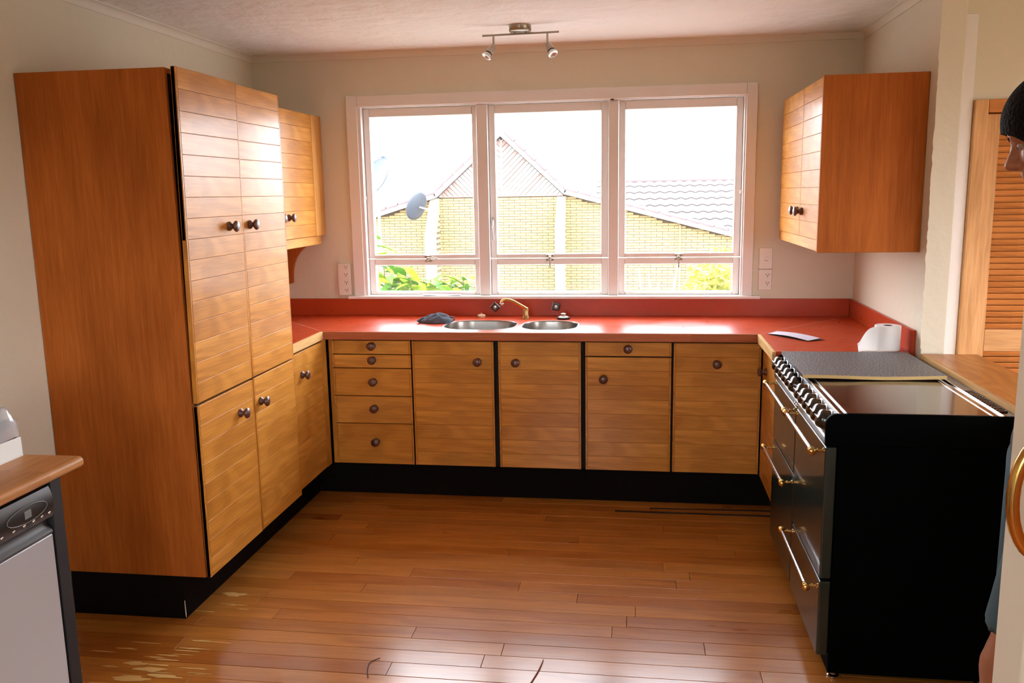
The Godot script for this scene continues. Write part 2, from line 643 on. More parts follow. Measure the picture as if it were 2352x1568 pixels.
func build_window() -> void:
	var w := Node3D.new()
	w.name = "window_1"
	add_child(w)
	struct(w, "three-light white timber window over the sink", "window")
	var g: StandardMaterial3D = M.gloss_white
	var s: StandardMaterial3D = M.sash_white
	# architrave
	bx("casing", V(0.55, 1.012, 0), V(0.613, 2.132, 0.02), g, w, 0.003, 1)
	bx("casing", V(2.735, 1.012, 0), V(2.791, 2.132, 0.02), g, w, 0.003, 1)
	bx("casing", V(0.613, 2.072, 0), V(2.735, 2.132, 0.02), g, w, 0.003, 0)
	# frame lining the opening
	bx("jamb", V(0.6, 1.0, -0.13), V(0.632, 2.09, 0.012), g, w, 0.002, 1)
	bx("jamb", V(2.726, 1.0, -0.13), V(2.745, 2.09, 0.012), g, w, 0.002, 1)
	bx("head", V(0.632, 2.067, -0.13), V(2.726, 2.09, 0.012), g, w, 0.002, 0)
	bx("sill", V(0.519, 0.996, -0.14), V(2.832, 1.013, 0.05), g, w, 0.004, 0)
	for x in [[1.287, 1.349], [2.013, 2.068]]:
		bx("mullion", V(x[0], 1.013, -0.12), V(x[1], 2.067, 0.002), g, w, 0.003, 1)
	# lights: opening sash above, fixed pane below
	var zs := -0.03
	var lights := [[0.633, 1.286, 0.669, 1.256], [1.350, 2.012, 1.386, 1.972], [2.069, 2.725, 2.104, 2.689]]
	for l in lights:
		var sash := Node3D.new()
		sash.name = "sash"
		w.add_child(sash, true)
		bx("stile", V(l[0], 1.222, zs - 0.045), V(l[2], 2.064, zs), s, sash, 0.003, 1)
		bx("stile", V(l[3], 1.222, zs - 0.045), V(l[1], 2.064, zs), s, sash, 0.003, 1)
		bx("rail", V(l[2], 2.018, zs - 0.045), V(l[3], 2.064, zs), s, sash, 0.003, 0)
		bx("rail", V(l[2], 1.222, zs - 0.045), V(l[3], 1.243, zs), s, sash, 0.003, 0)
		bx("pane", V(l[2], 1.243, zs - 0.030), V(l[3], 2.018, zs - 0.026), M.pane, sash, 0.0)
		var low := Node3D.new()
		low.name = "fixed_light"
		w.add_child(low, true)
		bx("stile", V(l[0], 1.013, zs - 0.05), V(l[2], 1.217, zs), s, low, 0.003, 1)
		bx("stile", V(l[3], 1.013, zs - 0.05), V(l[1], 1.217, zs), s, low, 0.003, 1)
		bx("rail", V(l[2], 1.183, zs - 0.05), V(l[3], 1.217, zs), s, low, 0.003, 0)
		bx("rail", V(l[2], 1.013, zs - 0.05), V(l[3], 1.030, zs), s, low, 0.003, 0)
		bx("pane", V(l[2], 1.030, zs - 0.030), V(l[3], 1.183, zs - 0.026), M.pane, low, 0.0)
	# fasteners on the meeting rails
	for q in [[0.985, 0], [1.686, 1], [2.397, 1]]:
		var x: float = q[0]
		var lb := mb()
		lb.box(V(x - 0.012, 1.202, zs), V(x + 0.012, 1.238, zs + 0.006), 0.002)
		for sx in [-1, 1]:
			for sy in [-1, 1]:
				lb.lathe([Vector2(0.0085, 0), Vector2(0.0085, 0.004), Vector2(0.005, 0.007), Vector2(0.0, 0.0075)], 10,
					Transform3D(Basis(V(1, 0, 0), V(0, 0, 1), V(0, -1, 0)), V(x + sx * 0.014, 1.220 + sy * 0.013, zs)))
		lb.lathe([Vector2(0.009, 0), Vector2(0.009, 0.014), Vector2(0.006, 0.018), Vector2(0.0, 0.019)], 12,
			Transform3D(Basis(V(1, 0, 0), V(0, 0, 1), V(0, -1, 0)), V(x, 1.220, zs)))
		if q[1] == 1:
			lb.tube([V(x, 1.220, zs + 0.017), V(x + 0.001, 1.198, zs + 0.02), V(x + 0.002, 1.165, zs + 0.018)], [0.0045, 0.004, 0.005], 8)
		else:
			lb.tube([V(x, 1.222, zs + 0.017), V(x + 0.03, 1.228, zs + 0.02), V(x + 0.052, 1.222, zs + 0.02), V(x + 0.062, 1.212, zs + 0.02)], [0.0045, 0.004, 0.004, 0.003], 8)
		part("window_catch", lb, M.nickel, w)
	# casement fastener on the middle light
	var cb := mb()
	cb.box(V(1.357, 1.405, zs), V(1.371, 1.452, zs + 0.005), 0.002)
	cb.lathe([Vector2(0.007, 0), Vector2(0.007, 0.012), Vector2(0, 0.014)], 10, Transform3D(Basis(V(1, 0, 0), V(0, 0, 1), V(0, -1, 0)), V(1.364, 1.436, zs)))
	cb.tube([V(1.364, 1.436, zs + 0.012), V(1.364, 1.41, zs + 0.02), V(1.365, 1.37, zs + 0.018), V(1.366, 1.322, zs + 0.016)], [0.005, 0.004, 0.004, 0.005], 8)
	part("casement_fastener", cb, M.chrome, w)
	for x in [0.63, 2.722]:
		var pg := mb()
		pg.box(V(x - 0.008, 1.56, -0.02), V(x + 0.008, 1.578, 0.0), 0.003)
		part("stay_peg", pg, M.plastic_white, w)
	bx("dark_catch", V(2.024, 2.0655, 0.0035), V(2.042, 2.0715, 0.0165), M.slot, w, 0.001)
	# windows behind the camera and in the next room
	var others := [["window_2", V(0.9, 0.9, 6.28), V(2.1, 1.9, 6.32), "white framed window behind the camera"], ["window_3", V(3.6, 0.9, 6.28), V(5.6, 1.9, 6.32), "white framed window of the next room behind the camera"]]
	for o in others:
		var q := Node3D.new()
		q.name = o[0]
		add_child(q)
		struct(q, o[3], "window")
		var lo: Vector3 = o[1]
		var hi: Vector3 = o[2]
		var mid := (lo.x + hi.x) * 0.5
		for x in [lo.x, mid - 0.025, hi.x - 0.05]:
			bx("stile", V(x, lo.y, lo.z), V(x + 0.05, hi.y, hi.z), s, q, 0.003, 1)
		for y in [lo.y, hi.y - 0.05]:
			bx("rail", V(lo.x + 0.05, y, lo.z), V(hi.x - 0.05, y + 0.05, hi.z), s, q, 0.003, 0)
		bx("pane", V(lo.x + 0.05, lo.y + 0.05, lo.z + 0.018), V(mid - 0.025, hi.y - 0.05, lo.z + 0.022), M.pane, q, 0.0)
		bx("pane", V(mid + 0.025, lo.y + 0.05, lo.z + 0.018), V(hi.x - 0.05, hi.y - 0.05, lo.z + 0.022), M.pane, q, 0.0)
	var q4 := Node3D.new()
	q4.name = "window_4"
	add_child(q4)
	struct(q4, "white framed window in the end wall of the next room", "window")
	for z in [2.0, 3.075, 4.15]:
		bx("stile", V(6.18, 0.7, z), V(6.22, 2.1, z + 0.05), s, q4, 0.003, 1)
	for y in [0.7, 2.05]:
		bx("rail", V(6.18, y, 2.05), V(6.22, y + 0.05, 4.15), s, q4, 0.003, 2)
	bx("pane", V(6.198, 0.75, 2.05), V(6.202, 2.05, 3.075), M.pane, q4, 0.0)
	bx("pane", V(6.198, 0.75, 3.125), V(6.202, 2.05, 4.15), M.pane, q4, 0.0)

func build_far_room() -> void:
	# end wall of the next room with the louvred cupboard door
	var b := mb()
	b.box(V(3.41, -0.2, 0.6), V(3.61, 2.6, 0.72))
	b.box(V(4.36, -0.2, 0.6), V(6.1, 2.6, 0.72))
	b.box(V(3.61, 1.94, 0.6), V(4.36, 2.6, 0.72))
	struct(part("wall_next_room", b, M.wall), "pale wall of the next room round the louvred door", "wall")
	struct(bx("trim_5", V(3.41, 0, 0.72), V(3.6, 2.3, 0.727), M.gloss_white, null, 0.002, 1), "white painted strip between the wall end and the pine door frame", "trim")
	var d := Node3D.new()
	d.name = "door_1"
	add_child(d)
	struct(d, "pine louvred door in a pine frame beyond the serving opening", "door")
	bx("door_frame", V(3.604, 0, 0.66), V(3.660, 1.944, 0.745), M.pine_pale, d, 0.003, 1)
	bx("door_frame", V(4.31, 0, 0.66), V(4.366, 1.944, 0.745), M.pine_pale, d, 0.003, 1)
	bx("door_frame", V(3.660, 1.889, 0.66), V(4.31, 1.944, 0.745), M.pine, d, 0.003, 0)
	var z0 := 0.69
	var z1 := 0.722
	bx("stile", V(3.664, 0.01, z0), V(3.720, 1.885, z1), M.pine_pale, d, 0.003, 1)
	bx("stile", V(4.25, 0.01, z0), V(4.306, 1.885, z1), M.pine_pale, d, 0.003, 1)
	for r in [[0.01, 0.13], [0.843, 0.943], [1.80, 1.885]]:
		bx("rail", V(3.720, r[0], z0), V(4.25, r[1], z1), M.pine_pale, d, 0.002, 0)
	var slat := mb(0)
	slat.off = Vector2(0.05, 0.3)
	slat.box(V(-0.2675, -0.0145, -0.0035), V(0.2675, 0.0145, 0.0035), 0.0015)
	var slat2 := mb(0)
	slat2.off = Vector2(0.22, 0.7)
	slat2.box(V(-0.2675, -0.0145, -0.0035), V(0.2675, 0.0145, 0.0035), 0.0015)
	var ms := [slat.mesh(), slat2.mesh()]
	for r in [[0.13, 0.843, 27], [0.943, 1.80, 32]]:
		for i in r[2]:
			var y: float = lerpf(r[0], r[1], (i + 0.5) / r[2])
			var o := put("slat", ms[(i * 7 / 3) % 2], M.pine, d, V(3.985, y, 0.706))
			o.rotation.x = deg_to_rad(38)
	var back := bx("backing", V(3.70, 0.1, 0.60), V(4.27, 1.85, 0.61), M.pine, d, 0.0)
	back.set_meta("kind", "structure")
	# serving ledge on the half wall
	var lg := thing("serving_ledge", "varnished wood ledge on the half wall behind the cooker", "ledge", V(3.42, 0.888, 2.3))
	bx("board", V(3.3225, 0.888, 1.165), V(3.532, 0.911, 3.46), M.ledge, lg, 0.003, 2)
	bx("lipping", V(3.3120, 0.889, 1.165), V(3.3225, 0.911, 3.46), M.edge_wood, lg, 0.002, 2)
	# timber door at the right edge of the picture, hinged on the wall end
	var t := Node3D.new()
	t.name = "door_2"
	add_child(t)
	struct(t, "timber door open towards the camera with a brass pull", "door")
	bx("leaf", V(2.727, 0.01, 3.575), V(2.762, 2.0, 4.33), M.pine, t, 0.003, 1)
	var h := mb()
	var pts := []
	for i in 17:
		var a := lerpf(-PI / 2, PI / 2, i / 16.0)
		pts.append(V(2.724 - 0.056 * pow(maxf(cos(a), 0.0), 0.75), 1.168 + 0.086 * sin(a), 3.612))
	h.tube(pts, 0.0085, 12)
	for sy in [-1, 1]:
		h.lathe([Vector2(0.016, 0), Vector2(0.016, 0.003), Vector2(0.010, 0.007), Vector2(0, 0.008)], 14, Transform3D(Basis(V(0, 1, 0), V(-1, 0, 0), V(0, 0, 1)), V(2.727, 1.168 + sy * 0.086, 3.612)))
	part("door_pull", h, M.brass, t)


# ------------------------------------------------------------------ cupboards
func knob_mesh() -> Mesh:
	if not cache.has("knob"):
		var b := mb()
		b.lathe([Vector2(0.0, 0.0), Vector2(0.0165, 0.0), Vector2(0.0185, 0.004), Vector2(0.0165, 0.009), Vector2(0.0100, 0.014), Vector2(0.0095, 0.018),
			Vector2(0.016, 0.024), Vector2(0.0215, 0.029), Vector2(0.0218, 0.033), Vector2(0.018, 0.038), Vector2(0.009, 0.041), Vector2(0, 0.0415)], 22,
			Transform3D(Basis(V(1, 0, 0), V(0, 0, 1), V(0, -1, 0)), Vector3.ZERO))
		cache["knob"] = b.mesh()
	return cache["knob"]

func board_mesh(w: float, h: float, variant: int) -> Mesh:
	var key := "board %.3f %.3f %d" % [w, h, variant]
	if not cache.has(key):
		var b := mb(0)
		b.off = Vector2([0.02, 0.31, 0.62, 0.17][variant], [0.1, 0.42, 0.66, 0.83][variant])
		b.box(V(0, 0, -0.0035), V(w, h, 0.0), 0.0016)
		cache[key] = b.mesh()
	return cache[key]

# a front of the cupboards: local x runs along it, y up, z out of it; grooved into boards at `lines`
func make_front(called: String, parent: Node3D, at: Vector3, turn: float, w: float, h: float, lines: Array, knob: Vector2, lean := 0.0) -> MeshInstance3D:
	var b := mb(0)
	b.box(V(0, 0, -0.018), V(w, h, -0.0025), 0.0015)
	# edge lipping down both sides, flush with the boards
	b.box(V(0, 0, -0.017), V(0.009, h, -0.0002), 0.0012)
	b.box(V(w - 0.009, 0, -0.017), V(w, h, -0.0002), 0.0012)
	var o := put(called, b.mesh(), M.front_b, parent, at)
	o.rotation = V(lean, turn, 0)
	var ys := [0.0]
	for l in lines:
		if l > 0.012 and l < h - 0.012:
			ys.append(l)
	ys.append(h)
	ys.sort()
	for i in ys.size() - 1:
		var y0: float = ys[i] + 0.0006
		var y1: float = ys[i + 1] - 0.0006
		put("board", board_mesh(w - 0.0196, snappedf(y1 - y0, 0.001), rng.randi() % 4), M["front_" + "abc"[rng.randi() % 3]], o, V(0.0098, y0, 0.0))
	if knob.x >= 0.0:
		put("knob", knob_mesh(), M.knob, o, V(knob.x, knob.y, 0.0))
	return o

func grooves(from_top: float, y0: float) -> Array:
	var out := []
	for k in 28:
		out.append(from_top - k * PITCH - y0)
	return out

func build_tall_cupboard() -> void:
	rng.seed = 101
	var t := thing("tall_cupboard", "tall honey veneer cupboard with four grooved doors and dark knobs on the left", "cupboard", V(0.28, 0, 1.5))
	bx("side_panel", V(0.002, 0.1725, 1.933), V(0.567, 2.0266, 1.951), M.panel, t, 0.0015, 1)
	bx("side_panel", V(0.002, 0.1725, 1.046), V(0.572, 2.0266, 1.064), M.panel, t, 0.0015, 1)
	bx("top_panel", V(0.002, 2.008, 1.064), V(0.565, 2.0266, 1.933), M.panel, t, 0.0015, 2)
	bx("carcass", V(0.002, 0.1735, 1.0645), V(0.5635, 2.0075, 1.9325), M.carcass, t, 0.0)
	var z := 0.5905
	make_front("door", t, V(z, 0.846, 1.950), PI / 2, 0.457, 1.183, grooves(2.030, 0.846), Vector2(1.950 - 1.625, 1.475 - 0.846), 0.014)
	make_front("door", t, V(z, 0.846, 1.486), PI / 2, 0.434, 1.181, grooves(2.030, 0.846), Vector2(1.486 - 1.426, 1.474 - 0.846))
	make_front("door", t, V(z, 0.175, 1.952), PI / 2, 0.458, 0.662, grooves(0.836, 0.175), Vector2(1.952 - 1.628, 0.730 - 0.175))
	make_front("door", t, V(z, 0.177, 1.487), PI / 2, 0.434, 0.662, grooves(0.836, 0.177), Vector2(1.487 - 1.436, 0.732 - 0.177))
	var pl := bx("plinth", V(0.01, 0.0, 1.06), V(0.4727, 0.1725, 1.951), M.kick, t, 0.002)
	var ch := mb()
	ch.tube([V(0.4727, 0.075, 1.951), V(0.4729, 0.05, 1.9512), V(0.4735, 0.02, 1.9514), V(0.4732, 0.008, 1.9512)], [0.0012, 0.0016, 0.0018, 0.001], 6)
	part("chipped_edge", ch, M.plastic_white, pl)

func build_wall_cupboards() -> void:
	rng.seed = 131
	var t := thing("wall_cupboard", "pale honey wall cupboard between the tall cupboard and the window wall", "cupboard", V(0.19, 1.315, 0.5))
	bx("carcass", V(0.002, 1.364, 0.004), V(0.373, 2.024, 1.042), M.panel_light, t, 0.001, 1)
	bx("stile", V(0.3735, 1.364, 0.004), V(0.3925, 2.026, 0.152), M.panel_light, t, 0.0015, 1)
	make_front("door", t, V(0.393, 1.366, 0.592), PI / 2, 0.435, 0.659, grooves(2.025, 1.366), Vector2(0.592 - 0.541, 1.477 - 1.366))
	make_front("door", t, V(0.393, 1.366, 1.038), PI / 2, 0.440, 0.659, grooves(2.025, 1.366), Vector2(0.38, 1.477 - 1.366))
	bx("pelmet", V(0.362, 1.315, 0.045), V(0.380, 1.364, 1.042), M.panel_light, t, 0.002, 2)
	bx("bottom_panel", V(0.002, 1.350, 0.006), V(0.361, 1.3635, 1.042), M.panel, t, 0.0, 2)
	var br := PackedVector2Array([Vector2(0.002, 1.349), Vector2(0.002, 1.082), Vector2(0.156, 1.080), Vector2(0.180, 1.088)])
	for i in 9:
		var a := PI / 2 * i / 8.0
		br.append(Vector2(0.345 - 0.163 * cos(a), 1.130 + 0.190 * sin(a)))
	br.append(Vector2(0.360, 1.349))
	var b := mb(1)
	b.prism(br, 2, 0.003, 0.021, 0.8)
	part("bracket", b, M.panel, t)
	var r := thing("wall_cupboard", "wall cupboard with two pale grooved doors high on the right wall above the worktop", "cupboard", V(3.12, 1.315, 0.55))
	bx("carcass", V(2.936, 1.365, 0.022), V(WALL_R - 0.001, 2.027, 1.043), M.panel_light, r, 0.001, 1)
	bx("side_panel", V(2.911, 1.3155, 1.0435), V(WALL_R - 0.001, 2.030, 1.062), M.panel, r, 0.0015, 1)
	make_front("door", r, V(2.915, 1.366, 0.062), -PI / 2, 0.560, 0.662, grooves(2.027, 1.366), Vector2(0.572 - 0.062, 1.481 - 1.366))
	make_front("door", r, V(2.915, 1.366, 0.627), -PI / 2, 0.414, 0.662, grooves(2.027, 1.366), Vector2(0.680 - 0.627, 1.479 - 1.366))
	bx("pelmet", V(2.922, 1.3165, 0.022), V(2.940, 1.3645, 1.043), M.panel_light, r, 0.002, 2)

func build_base_units() -> void:
	rng.seed = 151
	var fz := 0.572
	var z0 := 0.02
	var zb := 0.548
	var g := grooves(0.8475, 0.184)
	# drawers
	var u := thing("drawer_unit", "base unit with five drawers in the left corner under the worktop", "drawer unit", V(0.81, 0.178, 0.3))
	bx("carcass", V(0.600, 0.1795, z0), V(1.020, 0.855, zb), M.carcass, u, 0.0)
	for d in [[0.774, 0.845, 0.819], [0.701, 0.770, 0.745], [0.5525, 0.697, 0.630], [0.4045, 0.549, 0.488], [0.184, 0.401, 0.307]]:
		make_front("drawer", u, V(0.600, d[0], fz), 0.0, 0.420, d[1] - d[0], [], Vector2(0.219, d[2] - d[0]))
	bx("corner_stile", V(0.577, 0.180, 0.548), V(0.5985, 0.857, 0.562), M.front_b, u, 0.002, 1)
	# cupboard under the sink
	u = thing("sink_cupboard", "double-door base cupboard under the sink", "cupboard", V(1.46, 0.178, 0.3))
	bx("carcass", V(1.022, 0.1795, z0), V(1.898, 0.70, zb), M.carcass, u, 0.0)
	bx("front_rail", V(1.022, 0.7005, 0.5500), V(1.898, 0.855, 0.5535), M.carcass, u, 0.0)
	make_front("door", u, V(1.0275, 0.184, fz), 0.0, 0.425, 0.660, g, Vector2(1.372 - 1.0275, 0.741 - 0.184))
	make_front("door", u, V(1.4765, 0.184, fz), 0.0, 0.419, 0.660, g, Vector2(1.567 - 1.4765, 0.740 - 0.184))
	# drawer over door
	u = thing("base_cupboard", "base cupboard with one shallow drawer above its door, right of the sink cupboard", "cupboard", V(2.13, 0.178, 0.3))
	bx("carcass", V(1.899, 0.1795, z0), V(2.345, 0.855, zb), M.carcass, u, 0.0)
	make_front("drawer", u, V(1.918, 0.775, fz), 0.0, 0.424, 0.070, [], Vector2(0.211, 0.040))
	make_front("door", u, V(1.918, 0.184, fz), 0.0, 0.424, 0.585, g, Vector2(2.008 - 1.918, 0.661 - 0.184))
	u = thing("base_cupboard", "base cupboard with a full-height front and a central knob, in the right corner", "cupboard", V(2.56, 0.178, 0.3))
	bx("carcass", V(2.346, 0.1795, z0), V(2.776, 0.855, zb), M.carcass, u, 0.0)
	make_front("door", u, V(2.3525, 0.184, fz), 0.0, 0.420, 0.660, g, Vector2(0.2075, 0.744 - 0.184))
	# the two short returns
	u = thing("base_cupboard", "base cupboard on the left return, half hidden behind the tall cupboard", "cupboard", V(0.28, 0.178, 0.8))
	bx("carcass", V(0.002, 0.1795, z0), V(0.5515, 0.855, 1.042), M.carcass, u, 0.0)
	make_front("door", u, V(0.5715, 0.184, 1.040), PI / 2, 0.400, 0.664, g, Vector2(1.040 - 0.925, 0.736 - 0.184))
	bx("corner_stile", V(0.5525, 0.180, 0.578), V(0.5705, 0.857, 0.637), M.front_b, u, 0.002, 1)
	u = thing("base_cupboard", "narrow base cupboard on the right return, beside the black cooker", "cupboard", V(3.05, 0.178, 0.8))
	bx("carcass", V(2.797, 0.1795, z0), V(WALL_R - 0.001, 0.855, 1.076), M.carcass, u, 0.0)
	make_front("door", u, V(2.7765, 0.184, 0.590), -PI / 2, 0.486, 0.664, g, Vector2(0.712 - 0.590, 0.733 - 0.184))
	# black kickboards
	var k := thing("kickboard", "long black kickboard under the sink run", "kickboard", V(1.66, 0, 0.5))
	bx("board", V(0.4735, 0.0, 0.4955), V(2.845, 0.1785, 0.5116), M.kick, k, 0.001)
	k = thing("kickboard", "short black kickboard under the left return", "kickboard", V(0.46, 0, 0.77))
	bx("board", V(0.4565, 0.0, 0.512), V(0.4727, 0.1785, 1.059), M.kick, k, 0.001)
	k = thing("kickboard", "short black kickboard under the right return beside the cooker", "kickboard", V(2.85, 0, 0.8))
	bx("board", V(2.8455, 0.0, 0.4955), V(2.8615, 0.1785, 1.080), M.kick, k, 0.001)

func build_worktop() -> void:
	var t := thing("worktop", "U-shaped terracotta laminate worktop with timber front edge", "worktop", V(1.66, 0.858, 0.4))
	var y0 := 0.858
	# (z, x) polygons, since a run along y takes its 2D axes in the order z, x
	var e := 0.016
	var back := PackedVector2Array([Vector2(0.0155, 0.0155), Vector2(0.388, 0.0155), Vector2(0.388, WALL_R - 0.0155), Vector2(0.0155, WALL_R - 0.0155)])
	var front := PackedVector2Array([Vector2(0.388, 0.0155), Vector2(1.043, 0.0155), Vector2(1.043, 0.5776 - e), Vector2(0.63 - e, 0.5776 - e),
		Vector2(0.63 - e, 2.742 + e), Vector2(1.084, 2.742 + e), Vector2(1.084, WALL_R - 0.0155), Vector2(0.388, WALL_R - 0.0155)])
	var top := mb()
	for poly in [back, front]:
		var left: Array = [poly]
		for bowl in bowls():
			var hole := PackedVector2Array()
			for p in bowl_ring(bowl, 0.0):
				hole.append(Vector2(p.y, p.x))
			var after := []
			for q in left:
				for c in Geometry2D.clip_polygons(q, hole):
					after.append(c)
			left = after
		for q in left:
			top.prism(q, 1, y0, TOP)
	part("laminate", top, M.laminate, t)
	var b := mb(0)
	b.box(V(0.5776 - e, y0, 0.63 - e), V(2.742 + e, TOP - 0.0005, 0.63), 0.002)
	part("timber_edge", b, M.edge_dark, t)
	b = mb(2)
	b.box(V(0.5776 - e, y0, 0.6303), V(0.5776, TOP - 0.0005, 1.043), 0.002)
	part("timber_edge", b, M.edge_wood, t)
	b = mb(2)
	b.box(V(2.742, y0, 0.6303), V(2.742 + e, TOP - 0.0005, 1.084), 0.002)
	part("timber_edge", b, M.edge_wood, t)
	# mitred joints of the laminate
	for q in [[V(0.5776 - e, TOP, 0.63 - e), V(0.016, TOP, 0.016)], [V(2.742 + e, TOP, 0.63 - e), V(WALL_R - 0.03, TOP, 0.03)]]:
		var d: Vector3 = (q[1] - q[0]).normalized().cross(Vector3.UP) * 0.0008
		var jb := mb()
		var h := V(0, 0.0004, 0)
		jb.flat(q[0] - d + h, q[0] + d + h, q[1] + d + h, q[1] - d + h, Vector3.UP)
		jb.flat(q[0] - d + h, q[1] - d + h, q[1] - d, q[0] - d, -d.normalized())
		jb.flat(q[0] + d + h, q[1] + d + h, q[1] + d, q[0] + d, d.normalized())
		part("mitre_joint", jb, M.joint, t)
	var ys := 0.9946
	bx("upstand", V(0.0165, y0 + 0.002, 0.001), V(WALL_R - 0.0165, ys, 0.015), M.laminate, t, 0.0015)
	bx("upstand", V(0.001, y0 + 0.002, 0.001), V(0.015, ys, 1.043), M.laminate, t, 0.0015)
	bx("upstand", V(WALL_R - 0.0155, y0 + 0.002, 0.001), V(WALL_R - 0.0005, ys, 1.084), M.laminate, t, 0.0015)

# ------------------------------------------------------------------ sink
func bowls() -> Array:
	return [[1.166, 1.546, 0.224, 0.548, 0.13], [1.580, 1.868, 0.226, 0.546, 0.12]]

func bowl_ring(b: Array, inset: float) -> PackedVector2Array:
	var out := PackedVector2Array()
	var r := maxf(b[4] - inset, 0.02)
	var x0: float = b[0] + inset
	var x1: float = b[1] - inset
	var z0: float = b[2] + inset
	var z1: float = b[3] - inset
	for c in [[x1 - r, z1 - r, 0.0], [x0 + r, z1 - r, PI / 2], [x0 + r, z0 + r, PI], [x1 - r, z0 + r, PI * 1.5]]:
		for i in 9:
			var a: float = c[2] + PI / 2 * i / 8.0
			out.append(Vector2(c[0] + r * cos(a), c[1] + r * sin(a)))
	return out

func build_sink() -> void:
	var t := thing("double_sink", "double stainless sink let into the terracotta worktop under the window", "sink", V(1.52, 0.73, 0.39))
	for bw in bowls():
		var lev := [[-0.006, 0.9012], [-0.002, 0.9016], [0.0015, 0.9012], [0.002, 0.893], [0.006, 0.86], [0.010, 0.80], [0.016, 0.765], [0.03, 0.746], [0.05, 0.740]]
		var b := mb()
		var rings := []
		for l in lev:
			var ring := []
			for p in bowl_ring(bw, l[0]):
				ring.append(V(p.x, l[1], p.y))
			rings.append(ring)
		var cx: float = (bw[0] + bw[1]) * 0.5
		var cz: float = (bw[2] + bw[3]) * 0.5
		var m: int = rings[0].size()
		var mid := V(cx, 0.9, cz)
		var nrm := func(i: int, k: int) -> Vector3:
			var up: Vector3 = rings[maxi(i - 1, 0)][k] - rings[mini(i + 1, rings.size() - 1)][k]
			var al: Vector3 = rings[i][(k + 1) % m] - rings[i][(k + m - 1) % m]
			var q := up.cross(al).normalized()
			return q if q.dot(mid + V(0, 0.05, 0) - rings[i][k]) > 0.0 or i < 2 and q.y > 0.0 else -q
		for i in rings.size() - 1:
			for k in m:
				var l: int = (k + 1) % m
				b.quad(rings[i][k], rings[i][l], rings[i + 1][l], rings[i + 1][k], nrm.call(i, k), nrm.call(i, l), nrm.call(i + 1, l), nrm.call(i + 1, k))
		var last: Array = rings[rings.size() - 1]
		for k in m:
			b.tri(V(cx, 0.738, cz), last[k], last[(k + 1) % m], Vector3.UP, Vector3.UP, Vector3.UP)
		# underside shell, so that the bowl has thickness
		for i in range(3, rings.size() - 1):
			for k in m:
				var l: int = (k + 1) % m
				var o := V(0, -0.002, 0)
				b.quad(rings[i][k] + o - nrm.call(i, k) * 0.001, rings[i][l] + o - nrm.call(i, l) * 0.001, rings[i + 1][l] + o - nrm.call(i + 1, l) * 0.001, rings[i + 1][k] + o - nrm.call(i + 1, k) * 0.001,
					-nrm.call(i, k), -nrm.call(i, l), -nrm.call(i + 1, l), -nrm.call(i + 1, k))
		var bo := part("bowl", b, M.steel, t)
		var d := mb()
		d.lathe([Vector2(0.040, 0.738), Vector2(0.040, 0.742), Vector2(0.030, 0.742), Vector2(0.022, 0.739), Vector2(0.0, 0.739)], 24, Transform3D(Basis(), V(cx, 0, cz)))
		part("drain", d, M.chrome, bo)
	# swivel spout
	var sp := thing("tap_spout", "worn brass swivel spout arching over the sink", "tap", V(1.567, TOP, 0.147))
	var b := mb()
	b.lathe([Vector2(0.0, 0.901), Vector2(0.0205, 0.901), Vector2(0.0205, 0.905), Vector2(0.0185, 0.907), Vector2(0.0175, 0.93), Vector2(0.0155, 0.955), Vector2(0.012, 0.962), Vector2(0.0, 0.964)], 20, Transform3D(Basis(), V(1.567, 0, 0.147)))
	part("body", b, M.brass_old, sp)
	b = mb()
	b.tube([V(1.572, 0.950, 0.147), V(1.556, 0.962, 0.15), V(1.531, 0.978, 0.155), V(1.503, 0.996, 0.16), V(1.478, 1.006, 0.165), V(1.460, 1.009, 0.168), V(1.446, 1.006, 0.17), V(1.439, 0.997, 0.172), V(1.438, 0.988, 0.172)],
		[0.012, 0.0105, 0.0095, 0.009, 0.0085, 0.0085, 0.0088, 0.0095, 0.0098], 14)
	part("spout", b, M.brass, sp)
	b = mb()
	b.lathe([Vector2(0, 0.978), Vector2(0.0095, 0.978), Vector2(0.0105, 0.982), Vector2(0.0105, 0.990), Vector2(0.009, 0.992)], 14, Transform3D(Basis(), V(1.438, 0, 0.172)))
	part("aerator", b, M.chrome, sp)
	# square wall taps on the upstand
	var taps := [[1.382, 0.953, 45.0, "square dark tap handle left of the spout, set on its corner"], [1.726, 0.955, 76.0, "square dark tap handle right of the spout, nearly upright"]]
	for q in taps:
		var tp := thing("wall_tap", q[3], "tap handle", V(q[0], q[1], 0.016), "tap handles on the upstand")
		b = mb()
		b.lathe([Vector2(0.016, 0.0), Vector2(0.016, 0.006), Vector2(0.010, 0.010), Vector2(0.010, 0.026)], 16, Transform3D(Basis(V(1, 0, 0), V(0, 0, 1), V(0, -1, 0)), V(q[0], q[1], 0.016)))
		part("stem", b, M.chrome, tp)
		b = mb()
		b.box(V(-0.0215, -0.0215, 0.026), V(0.0215, 0.0215, 0.052), 0.006)
		var hd := put("handle", b.mesh(), M.tap_head, tp, V(q[0], q[1], 0.016))
		hd.rotation.z = deg_to_rad(q[2])
		b = mb()
		b.lathe([Vector2(0.009, 0.052), Vector2(0.009, 0.0535), Vector2(0.0, 0.0545)], 14, Transform3D(Basis(V(1, 0, 0), V(0, 0, 1), V(0, -1, 0)), Vector3.ZERO))
		put("cap", b.mesh(), M.nickel, hd)
		b = mb()
		b.box(V(-0.0218, 0.0195, 0.027), V(0.0218, 0.0222, 0.0525), 0.001)
		put("chrome_rim", b.mesh(), M.chrome, hd)
		if q[2] < 50.0:
			b = mb()
			b.box(V(0.0195, -0.0218, 0.027), V(0.0222, 0.0195, 0.0525), 0.001)
			put("chrome_rim", b.mesh(), M.chrome, hd)
